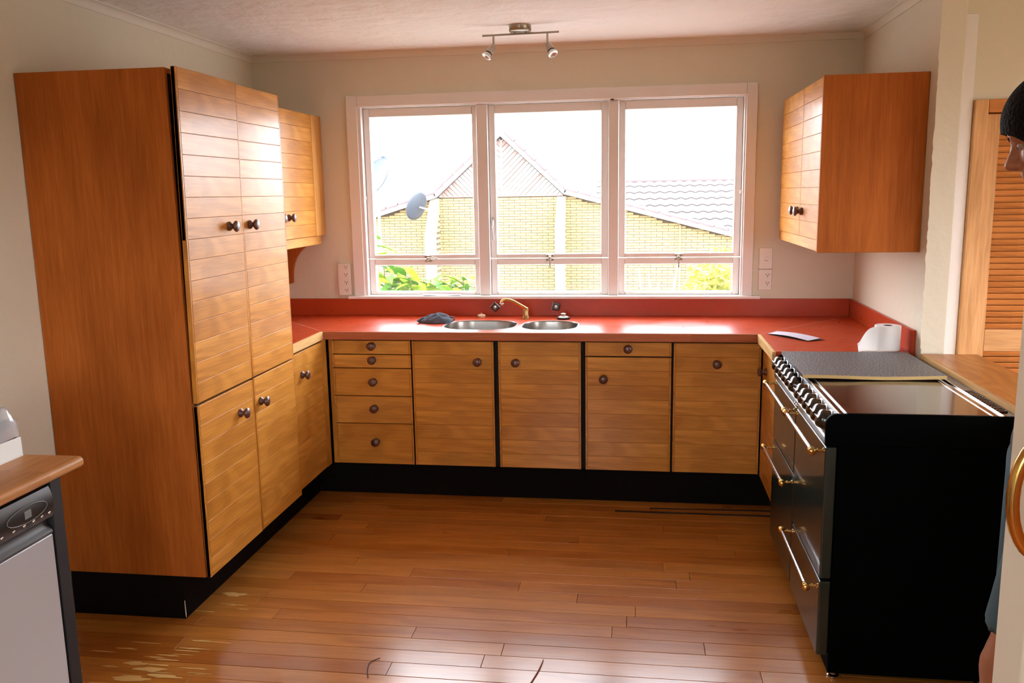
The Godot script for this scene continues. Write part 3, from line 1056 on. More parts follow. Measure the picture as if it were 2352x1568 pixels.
	# plugs
	var p1 := thing("sink_plug", "small cream sink plug lying left of the taps", "plug", V(1.311, TOP, 0.107))
	b = mb()
	b.lathe([Vector2(0, 0.9005), Vector2(0.020, 0.9005), Vector2(0.0225, 0.909), Vector2(0.0225, 0.914), Vector2(0.017, 0.917), Vector2(0.006, 0.918), Vector2(0.0045, 0.925), Vector2(0.0, 0.926)], 20, Transform3D(Basis(), V(1.311, 0, 0.107)))
	part("stopper", b, M.ivory, p1)
	var p2 := thing("sink_plug", "dark metal sink strainer plug standing by the right bowl", "plug", V(1.775, TOP, 0.156))
	b = mb()
	b.lathe([Vector2(0, 0.9005), Vector2(0.033, 0.9005), Vector2(0.037, 0.905), Vector2(0.036, 0.911), Vector2(0.024, 0.914)], 24, Transform3D(Basis(), V(1.775, 0, 0.156)))
	part("seal", b, M.rubber, p2)
	b = mb()
	b.lathe([Vector2(0.030, 0.9125), Vector2(0.022, 0.917), Vector2(0.015, 0.919), Vector2(0.013, 0.926), Vector2(0.016, 0.930), Vector2(0.010, 0.933), Vector2(0.0, 0.9335)], 24, Transform3D(Basis(), V(1.775, 0, 0.156)))
	part("lift_knob", b, M.nickel, p2)


# ------------------------------------------------------------------ range cooker
func build_cooker() -> void:
	rng.seed = 171
	var za := 1.092
	var zb := 2.100
	var t := thing("range_cooker", "black range cooker with brass and steel bar handles against the half wall", "cooker", V(3.04, 0, 1.6))
	bx("body", V(2.793, 0.02, za + 0.002), V(3.304, 0.789, zb), M.enamel_side, t, 0.003)
	# top casing with rounded end cheeks and a sloping control panel between them
	var cheek := PackedVector2Array([Vector2(3.306, 0.79), Vector2(3.306, 0.891), Vector2(2.786, 0.891)])
	for i in 7:
		var a := PI / 2 * i / 6.0
		cheek.append(Vector2(2.786 - 0.034 * sin(a), 0.857 + 0.034 * cos(a)))
	cheek.append(Vector2(2.754, 0.79))
	for z in [[za, za + 0.012], [zb - 0.012, zb]]:
		var b := mb()
		b.prism(cheek, 2, z[0], z[1], 0.8)
		part("end_cheek", b, M.enamel_side, t)
	var b := mb()
	b.prism(PackedVector2Array([Vector2(3.306, 0.79), Vector2(3.306, 0.8905), Vector2(2.7905, 0.8905), Vector2(2.7905, 0.79)]), 2, za + 0.012, zb - 0.012)
	part("hob_plate", b, M.hob_glass, t)
	b = mb()
	b.prism(PackedVector2Array([Vector2(2.790, 0.79), Vector2(2.790, 0.8895), Vector2(2.786, 0.8895), Vector2(2.759, 0.816), Vector2(2.754, 0.812), Vector2(2.754, 0.79)]), 2, za + 0.012, zb - 0.012)
	var fascia := part("control_panel", b, M.fascia, t)
	bx("trim_strip", V(2.7905, 0.8905, za + 0.004), V(2.7965, 0.8935, zb - 0.004), M.steel_bright, t, 0.001)
	bx("hob_glass", V(2.8165, 0.8907, 1.115), V(3.2335, 0.8940, 2.094), M.hob_glass, t, 0.001)
	bx("glass_strip", V(2.8125, 0.8907, 1.115), V(2.8163, 0.8955, 2.096), M.steel, t, 0.001)
	bx("glass_strip", V(3.2337, 0.8907, 1.115), V(3.2395, 0.8962, 2.096), M.steel_bright, t, 0.001)
	bx("back_strip", V(3.268, 0.8907, 1.115), V(3.2715, 0.8955, 2.094), M.steel_bright, t, 0.001)
	# vents: rows of slots along the back
	for r in [[1.15, 1.50, 15], [1.757, 2.035, 14]]:
		var v := bx("vent_grille", V(3.276, 0.8900, r[0] - 0.004), V(3.303, 0.8915, r[1] + 0.004), M.slot, t, 0.0)
		for i in r[2] + 1:
			var z: float = lerpf(r[0], r[1], i / float(r[2]))
			bx("fin", V(3.277, 0.8916, z - 0.004), V(3.302, 0.8950, z + 0.004), M.hob_glass, v, 0.001)
	# dials
	var dial := mb()
	dial.lathe([Vector2(0.030, 0.0), Vector2(0.033, 0.002), Vector2(0.033, 0.008), Vector2(0.0305, 0.012), Vector2(0.0300, 0.022), Vector2(0.0280, 0.028), Vector2(0.022, 0.0325), Vector2(0.012, 0.035), Vector2(0.0, 0.0355)], 28)
	dial.box(V(-0.0035, 0.028, -0.027), V(0.0035, 0.0385, 0.027), 0.0015)
	var dm := dial.mesh()
	var ring := mb()
	ring.lathe([Vector2(0.0300, -0.001), Vector2(0.0365, -0.001), Vector2(0.0365, 0.0015), Vector2(0.0350, 0.0025), Vector2(0.0300, 0.0025)], 28)
	var rm := ring.mesh()
	var up := V(-0.938, 0.345, 0)
	var bas := Basis(up.cross(Vector3.BACK).normalized(), up, Vector3.BACK)
	for i in 12:
		var z: float = 1.138 + 0.0785 * i if i < 6 else 1.655 + 0.0755 * (i - 6)
		var o := put("dial", dm, M.dial, t)
		o.transform = Transform3D(bas, V(2.7715, 0.853, z) - t.position)
		put("dial_ring", rm, M.steel_bright, o)
	for z in [1.602, 1.632]:
		var nb := mb()
		nb.lathe([Vector2(0.007, 0), Vector2(0.007, 0.006), Vector2(0.004, 0.009), Vector2(0, 0.0095)], 12, Transform3D(Basis(V(0, 1, 0), V(-1, 0, 0), V(0, 0, 1)), V(2.7545, 0.802, z)))
		part("push_button", nb, M.chrome, fascia)
	# oven doors
	var fronts := [["grill_door", 0.528, 0.784, 1.096, 1.590, 0.768], ["oven_door", 0.092, 0.521, 1.096, 1.590, 0.487],
		["oven_door", 0.345, 0.784, 1.600, 2.098, 0.768], ["drawer", 0.080, 0.337, 1.600, 2.098, 0.312]]
	for f in fronts:
		var d := bx(f[0], V(2.755, f[1], f[3]), V(2.792, f[2], f[4]), M.oven_front, t, 0.005)
		var z0: float = f[3] + 0.012
		var z1: float = f[4] - 0.012
		var hb := mb()
		hb.tube([V(2.716, f[5], z0 + 0.01), V(2.716, f[5], z1 - 0.01)], 0.0068, 14)
		part("handle_bar", hb, M.steel_bright, d)
		for z in [z0, z1]:
			var s := 1.0 if z == z0 else -1.0
			var e := mb()
			var tr := Transform3D(Basis(V(1, 0, 0), V(0, 0, s), V(0, 1, 0)), V(2.716, f[5], z))
			e.lathe([Vector2(0, -0.014), Vector2(0.009, -0.013), Vector2(0.0122, -0.009), Vector2(0.0122, -0.003), Vector2(0.010, 0.0), Vector2(0.0125, 0.002), Vector2(0.0125, 0.008), Vector2(0.0095, 0.011), Vector2(0.0095, 0.02), Vector2(0.0070, 0.022)], 18, tr)
			e.tube([V(2.716, f[5], z + s * 0.008), V(2.7555, f[5], z + s * 0.008)], 0.0033, 10)
			e.lathe([Vector2(0.0033, 0.0), Vector2(0.0062, 0.001), Vector2(0.0062, 0.004), Vector2(0.0033, 0.005)], 12, Transform3D(Basis(V(0, -1, 0), V(1, 0, 0), V(0, 0, 1)), V(2.734, f[5], z + s * 0.008)))
			e.lathe([Vector2(0.0033, -0.005), Vector2(0.0085, -0.003), Vector2(0.0085, 0.0)], 12, Transform3D(Basis(V(0, -1, 0), V(1, 0, 0), V(0, 0, 1)), V(2.755, f[5], z + s * 0.008)))
			part("handle_bracket", e, M.brass, d)
	bx("plinth", V(2.806, 0.02, za + 0.01), V(2.812, 0.078, zb - 0.01), M.enamel_side, t, 0.0)
	for q in [[2.815, za + 0.03], [2.815, zb - 0.022], [3.27, za + 0.03], [3.27, zb - 0.022]]:
		var ft := mb()
		ft.lathe([Vector2(0, 0.0), Vector2(0.019, 0.0), Vector2(0.019, 0.006), Vector2(0.011, 0.010), Vector2(0.011, 0.0205)], 16, Transform3D(Basis(), V(q[0], 0, q[1])))
		part("foot", ft, M.chrome, t)
	# stone mat lying over the far half of the hob
	var m := thing("heat_mat", "grey granulated worktop saver lying over the far half of the hob", "mat", V(3.02, 0.897, 1.37))
	b = mb()
	var rows := []
	for i in 9:
		var row := []
		for j in 13:
			var x := lerpf(2.773, 3.272, j / 12.0)
			var z := lerpf(1.128, 1.612, i / 8.0)
			var edge := i / 8.0
			row.append(V(x - 0.004 * edge, 0.910 + 0.0022 * edge * edge * sin(j * 0.55 + 0.6) + 0.0012 * edge, z + 0.006 * sin(j * 0.4) * edge))
		rows.append(row)
	b.sheet(rows, 0.0128)
	part("slab", b, M.heat_mat, m)
	b = mb()
	var r2 := []
	for k in 2:
		var row := []
		for j in 13:
			var p: Vector3 = rows[8][j]
			row.append(p + V(0, -0.0004 - 0.012 * k, 0.0028))
		r2.append(row)
	b.sheet(r2, 0.0026)
	part("edge_band", b, M.mat_edge, m)

# ------------------------------------------------------------------ bench with dishwasher
func build_dishwasher_bench() -> void:
	rng.seed = 191
	var t := thing("bench", "wood laminate bench over the dishwasher at the left edge", "bench", V(0.33, 0, 3.6))
	var prof := PackedVector2Array([Vector2(0.002, 0.870), Vector2(0.672, 0.870)])
	for i in 7:
		var a := -PI / 2 + PI * i / 6.0
		prof.append(Vector2(0.672 + 0.012 * cos(a), 0.885 + 0.015 * sin(a)))
	prof.append(Vector2(0.002, 0.900))
	var b := mb(2)
	b.prism(prof, 2, 2.742, 4.7, 0.7)
	part("top", b, M.bench_top, t)
	bx("end_panel", V(0.02, 0, 2.812), V(0.662, 0.8695, 2.853), M.dw_panel, t, 0.002)
	bx("end_panel", V(0.02, 0, 4.62), V(0.662, 0.8695, 4.66), M.dw_panel, t, 0.002)
	var d := thing("dishwasher", "dishwasher with black control strip and brushed silver door under the bench", "dishwasher", V(0.34, 0, 3.16))
	bx("body", V(0.06, 0.012, 2.858), V(0.638, 0.862, 3.456), M.dw_panel, d, 0.0)
	bx("foot", V(0.10, 0, 2.88), V(0.14, 0.0118, 2.92), M.slot, d, 0.0)
	bx("foot", V(0.58, 0, 3.40), V(0.62, 0.0118, 3.44), M.slot, d, 0.0)
	bx("door", V(0.6385, 0.095, 2.860), V(0.660, 0.727, 3.454), M.dw_steel, d, 0.003)
	var cp := PackedVector2Array([Vector2(0.6385, 0.776), Vector2(0.6385, 0.858), Vector2(0.650, 0.858)])
	for i in 9:
		var a := i / 8.0
		cp.append(Vector2(0.652 + 0.020 * sin(PI * (0.15 + 0.62 * a)), 0.856 - 0.080 * a))
	b = mb()
	b.prism(cp, 2, 2.860, 3.454, 0.8)
	var strip := part("control_strip", b, M.dw_black, d)
	b = mb()
	var rc := PackedVector2Array([Vector2(0.6385, 0.7275), Vector2(0.6585, 0.7275), Vector2(0.661, 0.734), Vector2(0.655, 0.742), Vector2(0.646, 0.752), Vector2(0.645, 0.770), Vector2(0.652, 0.7755), Vector2(0.6385, 0.7755)])
	b.prism(rc, 2, 2.860, 3.454, 0.6)
	part("grip_recess", b, M.dw_black, d)
	for i in 8:
		var z := 2.878 + 0.026 * i + 0.0016 * i * i
		var nb := mb()
		nb.lathe([Vector2(0.0042, -0.004), Vector2(0.0042, 0.002), Vector2(0.0028, 0.0035), Vector2(0, 0.0036)], 10, Transform3D(Basis(V(0, -1, 0), V(1, 0, 0), V(0, 0, 1)), V(0.6685, 0.790, z)))
		part("button", nb, M.chrome, strip)
	var ov := mb()
	var el := []
	for i in 33:
		var a := TAU * i / 32.0
		var yy := 0.817 + 0.021 * sin(a)
		el.append(V(0.6725 - 0.0002 * absf(yy - 0.81), yy, 2.958 + 0.072 * cos(a)))
	ov.tube(el, 0.0009, 6, false)
	part("display_outline", ov, M.dw_display, strip)
	bx("display", V(0.668, 0.806, 2.945), V(0.6728, 0.826, 2.968), M.dw_display, strip, 0.0)
	bx("base_plate", V(0.60, 0.012, 2.862), V(0.6382, 0.094, 3.452), M.dw_black, d, 0.0)
	# tray of jars wrapped in film
	var y := TOP
	t = thing("jar_tray", "white card tray of brown jars wrapped in clear film on the bench", "tray", V(0.38, y, 2.88))
	var x0 := 0.245
	var x1 := 0.512
	var z0 := 2.750
	var z1 := 3.010
	b = mb()
	b.box(V(x0, y, z0), V(x1, y + 0.003, z1))
	b.box(V(x0, y + 0.003, z0), V(x1, y + 0.054, z0 + 0.003), 0.001)
	b.box(V(x0, y + 0.003, z1 - 0.003), V(x1, y + 0.054, z1), 0.001)
	b.box(V(x0, y + 0.003, z0 + 0.003), V(x0 + 0.003, y + 0.054, z1 - 0.003), 0.001)
	b.box(V(x1 - 0.003, y + 0.003, z0 + 0.003), V(x1, y + 0.054, z1 - 0.003), 0.001)
	part("card_tray", b, M.carton, t)
	var jm := mb()
	jm.lathe([Vector2(0, 0.0), Vector2(0.029, 0.0), Vector2(0.031, 0.004), Vector2(0.031, 0.066), Vector2(0.026, 0.078), Vector2(0.025, 0.083)], 20)
	var jmesh := jm.mesh()
	var lid := mb()
	lid.lathe([Vector2(0.0, 0.0825), Vector2(0.0275, 0.0825), Vector2(0.0275, 0.096), Vector2(0.026, 0.0975), Vector2(0, 0.0975)], 20)
	var lmesh := lid.mesh()
	for i in 4:
		for k in 4:
			var j := put("jar", jmesh, M.jar, t, V(x1 - 0.0355 - 0.0635 * i, y + 0.0032, z0 + 0.0355 + 0.0625 * k))
			put("jar_lid", lmesh, M.dw_panel, j)
	var f := FastNoiseLite.new()
	f.seed = 9
	f.frequency = 1.0
	var rows := []
	for i in 23:
		var row := []
		for k in 23:
			var u := i / 22.0
			var w := k / 22.0
			var eu := minf(u, 1.0 - u) * 15.0
			var ew := minf(w, 1.0 - w) * 15.0
			var drop := maxf(0.0, 1.0 - minf(eu, ew))
			var px := lerpf(x0 + 0.0035, x1 - 0.0035, clampf((u - 0.045) / 0.91, 0.0, 1.0))
			var pz := lerpf(z0 + 0.0035, z1 - 0.0035, clampf((w - 0.045) / 0.91, 0.0, 1.0))
			var n := f.get_noise_2d(u * 7.0, w * 7.0)
			row.append(V(px, y + 0.110 + 0.012 * n * (1.0 - drop) - 0.058 * drop + 0.028 * exp(-pow((u - 0.85) * 9.0, 2.0) - pow((w - 0.12) * 9.0, 2.0)), pz))
		rows.append(row)
	b = mb()
	b.sheet(rows, 0.0)
	part("film_wrap", b, M.film, t)

# ------------------------------------------------------------------ ceiling light
func build_ceiling_light() -> void:
	var t := thing("ceiling_spotlight", "brushed nickel ceiling bar light with two tilted spots, switched off", "ceiling light", V(1.611, CEIL - 0.03, 0.55))
	var b := mb()
	b.lathe([Vector2(0.0, CEIL - 0.0005), Vector2(0.053, CEIL - 0.0005), Vector2(0.053, CEIL - 0.026), Vector2(0.050, CEIL - 0.029), Vector2(0.0, CEIL - 0.029)], 32, Transform3D(Basis(), V(1.611, 0, 0.55)))
	part("ceiling_rose", b, M.nickel, t)
	for x in [1.585, 1.638]:
		b = mb()
		b.tube([V(x, CEIL - 0.029, 0.552), V(x, 2.331, 0.552)], 0.0035, 10)
		part("post", b, M.steel, t)
	b = mb()
	b.tube([V(1.428, 2.3285, 0.549), V(1.796, 2.3305, 0.556)], 0.0052, 14)
	part("bar", b, M.nickel, t)
	for q in [[1.482, V(-0.036, -0.058, 0.022)], [1.741, V(0.030, -0.055, 0.026)]]:
		var x: float = q[0]
		var dir: Vector3 = q[1].normalized()
		b = mb()
		b.tube([V(x, 2.327, 0.552), V(x, 2.284, 0.552)], 0.0048, 12)
		b.lathe([Vector2(0, -0.006), Vector2(0.0055, -0.003), Vector2(0.0055, 0.003), Vector2(0, 0.006)], 12, Transform3D(Basis(), V(x, 2.281, 0.552)))
		var arm := part("arm", b, M.nickel, t)
		var side := dir.cross(Vector3.BACK).normalized()
		var tr := Transform3D(Basis(side, dir, side.cross(dir)), V(x, 2.281, 0.552))
		b = mb()
		b.lathe([Vector2(0, -0.004), Vector2(0.008, -0.002), Vector2(0.0135, 0.006), Vector2(0.0165, 0.016), Vector2(0.0172, 0.042), Vector2(0.0160, 0.0425)], 22, tr)
		var sp := part("spot_head", b, M.nickel, t)
		b = mb()
		b.lathe([Vector2(0.0160, 0.0425), Vector2(0.0178, 0.0430), Vector2(0.0178, 0.0465), Vector2(0.0150, 0.0470)], 22, tr)
		part("rim", b, M.slot, sp)
		b = mb()
		b.lathe([Vector2(0.0150, 0.0465), Vector2(0.0180, 0.050), Vector2(0.0235, 0.062), Vector2(0.0235, 0.066), Vector2(0.0205, 0.066), Vector2(0.012, 0.060), Vector2(0.004, 0.0575), Vector2(0.0, 0.0575)], 22, tr)
		part("bulb", b, M.bulb_glass, sp)

# ------------------------------------------------------------------ switches and sockets
func slots(parent: Node3D, x: float, y: float, z: float, s := 1.0) -> void:
	var b := mb()
	b.box(V(-0.0012, -0.005, 0), V(0.0012, 0.005, 0.0008))
	var m := b.mesh()
	for q in [[-0.0068, 0.004, 0.5], [0.0068, 0.004, -0.5], [0.0, -0.0065, 0.0]]:
		var o := put("pin_slot", m, M.slot, parent, V(x + q[0] * s, y + q[1] * s, z))
		o.rotation.z = q[2]

func build_wall_fittings() -> void:
	var t := thing("power_socket", "tall white four-way power socket left of the window", "socket", V(0.494, 1.108, 0))
	bx("face_plate", V(0.455, 1.016, 0.0005), V(0.531, 1.201, 0.019), M.plastic_white, t, 0.003)
	for i in 4:
		var y := 1.178 - 0.0447 * i
		slots(t, 0.504, y, 0.0192)
		bx("rocker_switch", V(0.463, y - 0.009, 0.0192), V(0.474, y + 0.003, 0.0225), M.plastic_white, t, 0.001)
	t = thing("light_switch", "white single switch plate right of the window, above a socket", "switch", V(2.858, 1.212, 0))
	bx("face_plate", V(2.823, 1.1555, 0.0005), V(2.894, 1.270, 0.011), M.plastic_white, t, 0.003)
	bx("rocker_switch", V(2.853, 1.202, 0.0112), V(2.868, 1.222, 0.0145), M.plastic_white, t, 0.001)
	bx("rocker_gap", V(2.851, 1.2000, 0.0112), V(2.870, 1.2016, 0.012), M.slot, t, 0.0)
	t = thing("power_socket", "white double socket right of the window, just below the switch plate", "socket", V(2.858, 1.098, 0))
	bx("face_plate", V(2.823, 1.041, 0.0005), V(2.894, 1.1535, 0.011), M.plastic_white, t, 0.003)
	slots(t, 2.871, 1.122, 0.0112)
	slots(t, 2.871, 1.078, 0.0112)


# ------------------------------------------------------------------ loose things
func build_small_things() -> void:
	rng.seed = 211
	var f := FastNoiseLite.new()
	f.seed = 4
	f.frequency = 1.0
	# crumpled cloth left of the sink
	var t := thing("dishcloth", "crumpled blue-grey cloth lying left of the sink", "cloth", V(1.09, TOP, 0.30))
	var b := mb()
	var rows := []
	for i in 19:
		var row := []
		for k in 45:
			var v := i / 18.0           # 0 outer rim .. 1 crown
			var a := TAU * k / 44.0
			var rad := (1.0 - v)
			var ex := 0.098 * (1.0 + 0.10 * f.get_noise_2d(cos(a) * 2.0, sin(a) * 2.0))
			var ez := 0.056 * (1.0 + 0.18 * f.get_noise_2d(cos(a) * 2.4 + 9.0, sin(a) * 2.4))
			var px := cos(a) * ex * rad
			var pz := sin(a) * ez * rad
			var prof := pow(maxf(0.0, 1.0 - pow(rad, 2.4)), 0.62)
			var tall := 0.046 * (0.62 + 0.38 * smoothstep(-0.09, 0.04, px))
			var fold := 0.0075 * sin((px * 0.8 + pz * 0.9) * 150.0 + 4.0 * f.get_noise_2d(px * 16.0, pz * 16.0)) * smoothstep(0.0, 0.35, v)
			row.append(V(1.094 + px, maxf(TOP + 0.001, TOP + 0.003 + tall * prof + fold * prof), 0.302 + pz + 0.02 * px))
		rows.append(row)
	b.sheet(rows)
	for k in 44:
		b.tri(V(1.094, TOP + 0.0006, 0.302), rows[0][k], rows[0][k + 1], Vector3.DOWN, Vector3.DOWN, Vector3.DOWN)
	part("cloth", b, M.cloth, t)
	b = mb()
	b.tube([V(1.165, TOP + 0.030, 0.300), V(1.188, TOP + 0.028, 0.292), V(1.195, TOP + 0.014, 0.285), V(1.176, TOP + 0.006, 0.296), V(1.150, TOP + 0.008, 0.312)], [0.004, 0.005, 0.005, 0.005, 0.004], 8)
	b.tube([V(1.01, TOP + 0.016, 0.345), V(1.00, TOP + 0.012, 0.325), V(1.02, TOP + 0.022, 0.310), V(1.06, TOP + 0.034, 0.305)], [0.005, 0.007, 0.006, 0.004], 8)
	part("folded_hem", b, M.cloth, t)
	# folded leaflet
	t = thing("leaflet", "folded white leaflet lying on the worktop right of the sink", "leaflet", V(2.90, TOP, 0.70))
	for layer in 2:
		b = mb()
		var lift := 0.0012 + 0.0030 * layer
		var lr := []
		for i in 7:
			var row := []
			for k in 9:
				var u := i / 6.0
				var w := k / 8.0
				var p: Vector3 = V(2.789, 0, 0.640).lerp(V(2.842, 0, 0.566), u).lerp(V(2.935, 0, 0.832).lerp(V(3.018 - 0.02 * layer, 0, 0.786), u), w)
				p.y = TOP + lift + (0.006 * sin(PI * w) + 0.004 * w * u) * layer
				row.append(p)
			lr.append(row)
		b.sheet(lr, 0.0009)
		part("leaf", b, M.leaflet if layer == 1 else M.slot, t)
	# paper lying on the sill
	t = thing("paper_sheet", "thin pale paper lying on the window sill behind the sink", "paper", V(1.06, 1.013, -0.01))
	b = mb()
	var pr := []
	for i in 6:
		var row := []
		for k in 9:
			var u := i / 5.0
			var w := k / 8.0
			row.append(V(0.950 + 0.222 * w + 0.006 * u, 1.0152 + 0.0035 * sin(w * 5.0 + u * 2.0) * 0.5 + 0.002, -0.024 + 0.066 * u - 0.01 * w))
		pr.append(row)
	b.sheet(pr, 0.0007)
	part("sheet", b, M.mauve_paper, t)
	# kitchen paper roll with a loose sheet
	t = thing("paper_roll", "white paper roll with a loose trailing sheet on the right of the worktop", "paper roll", V(3.222, TOP, 1.020))
	b = mb()
	b.lathe([Vector2(0.018, 0.0), Vector2(0.0515, 0.0), Vector2(0.0525, 0.003), Vector2(0.0525, 0.102), Vector2(0.051, 0.105), Vector2(0.019, 0.105), Vector2(0.018, 0.103), Vector2(0.018, 0.0)], 40, Transform3D(Basis(), V(3.222, TOP + 0.0005, 1.020)))
	var roll := part("roll", b, M.paper, t)
	b = mb()
	b.lathe([Vector2(0.0176, 0.002), Vector2(0.0176, 0.1045), Vector2(0.0160, 0.1045), Vector2(0.0160, 0.002)], 24, Transform3D(Basis(), V(3.222, TOP + 0.0005, 1.020)))
	part("card_core", b, M.slot, roll)
	b = mb()
	var sr := []
	for i in 15:
		var row := []
		for k in 19:
			var v := i / 14.0       # 0 top edge .. 1 bottom edge
			var w := k / 18.0       # along the sheet, away from the roll
			var p: Vector3
			if w < 0.35:
				var a := lerpf(-0.4, 0.9, w / 0.35)     # hugging the front of the roll
				p = V(3.222 - 0.0535 * sin(a), 0, 1.020 + 0.0535 * cos(a))
			else:
				var s := (w - 0.35) / 0.65
				var st := V(3.222 - 0.0535 * sin(0.9), 0, 1.020 + 0.0535 * cos(0.9))
				p = st + V(-0.088 * s - 0.010 * sin(s * PI) * (1.0 - v), 0, -0.004 * s + 0.034 * s * s * v - 0.010 * sin(s * 5.0) * (1.0 - v))
			var fall := smoothstep(0.3, 1.0, w)
			var yy := lerpf(0.1045 - 0.068 * pow(fall, 1.5), 0.0015, v)
			p.y = TOP + yy + 0.004 * sin(v * 9.0 + w * 4.0) * fall * (1.0 - v)
			row.append(p)
		sr.append(row)
	b.sheet(sr, 0.0005)
	part("loose_sheet", b, M.paper, t)
	b = mb()
	var br := []
	for i in 4:
		var row := []
		for k in 8:
			row.append(V(3.115 + 0.096 * k / 7.0, TOP + 0.0015 + 0.002 * sin(k * 1.3) * sin(PI * i / 3.0) + 0.001, 1.040 + 0.040 * i / 3.0 + 0.003 * sin(k * 1.7)))
		br.append(row)
	b.sheet(br, 0.0005)
	part("sheet_end", b, M.paper, t)
	# debris on the floor
	t = thing("loose_strip", "longer dark timber strip lying along the kickboard", "strip", V(2.45, 0.001, 0.667), "loose strips on the floor")
	b = mb(0)
	b.box(V(2.070, 0.0012, 0.661), V(2.842, 0.0062, 0.673), 0.0015)
	part("strip", b, M.dark_strip, t)
	t = thing("loose_strip", "shorter dark timber strip lying closest to the kickboard", "strip", V(2.55, 0.001, 0.6), "loose strips on the floor")
	b = mb(0)
	b.prism(PackedVector2Array([Vector2(0.608, 2.244), Vector2(0.591, 2.84), Vector2(0.599, 2.84), Vector2(0.614, 2.244)]), 1, 0.0012, 0.0052)
	part("strip", b, M.dark_strip, t)
	t = thing("wire_offcut", "bent black wire offcut on the floor near the tall cupboard", "wire", V(1.28, 0, 2.2))
	b = mb()
	b.tube([V(1.297, 0.004, 2.146), V(1.283, 0.003, 2.158), V(1.272, 0.003, 2.172), V(1.269, 0.003, 2.188), V(1.272, 0.003, 2.205), V(1.276, 0.003, 2.225), V(1.285, 0.003, 2.250), V(1.293, 0.003, 2.268)], 0.0015, 6)
	part("wire", b, M.wire, t)
	t = thing("twig", "curved brown twig on the floor at the bottom of the picture", "twig", V(1.845, 0, 2.18))
	b = mb()
	b.tube([V(1.860, 0.003, 2.090), V(1.857, 0.003, 2.120), V(1.852, 0.003, 2.155), V(1.845, 0.003, 2.190), V(1.836, 0.003, 2.230), V(1.826, 0.003, 2.262)], [0.0012, 0.002, 0.0022, 0.0022, 0.002, 0.0012], 6)
	part("stick", b, M.twig, t)
	# bare worn patches where the varnish is gone
	t = thing("worn_patch", "pale scuffed patches where floor varnish is rubbed off below the tall cupboard", "scuff marks")
	t.set_meta("kind", "stuff")
	b = mb()
	for i in 26:
		var cx := rng.randf_range(0.28, 0.78)
		var cz := rng.randf_range(2.10, 2.42) if i < 34 else rng.randf_range(1.95, 2.1)
		if cx > 0.62 and rng.randf() < 0.5: continue
		scuff(b, cx, cz, rng.randf_range(0.015, 0.07), rng.randf_range(0.002, 0.006))
	for q in [[0.53, 2.30, 0.07, 0.016], [0.60, 2.335, 0.08, 0.013], [0.46, 2.27, 0.05, 0.012], [0.50, 2.36, 0.09, 0.018], [0.55, 2.235, 0.05, 0.006]]:
		scuff(b, q[0], q[1], q[2], q[3])
	scuff(b, 0.57, 1.735, 0.065, 0.016)
	scuff(b, 0.56, 1.745, 0.04, 0.012)
	for i in 6:
		scuff(b, rng.randf_range(0.50, 0.66), rng.randf_range(1.78, 1.9), rng.randf_range(0.02, 0.05), 0.003)
	part("bare_wood", b, M.scuff, t)

func scuff(b: MB, cx: float, cz: float, l: float, w: float) -> void:
	var n := 14
	var ring := []
	for k in n:
		var a := TAU * k / n
		var r := rng.randf_range(0.55, 1.1)
		ring.append(V(cx + cos(a) * l * r, 0.00075, cz + sin(a) * w * r))
	for k in n:
		b.tri(V(cx, 0.0011, cz), ring[k], ring[(k + 1) % n], Vector3.UP, Vector3.UP, Vector3.UP)


# ------------------------------------------------------------------ a person, meshed from a smooth distance field
func cap(a: Vector3, b: Vector3, ra: float, rb: float) -> Array:
	return [0, a, b, ra, rb]

func ell(c: Vector3, r: Vector3, bs := Basis()) -> Array:
	return [1, c, r, bs]

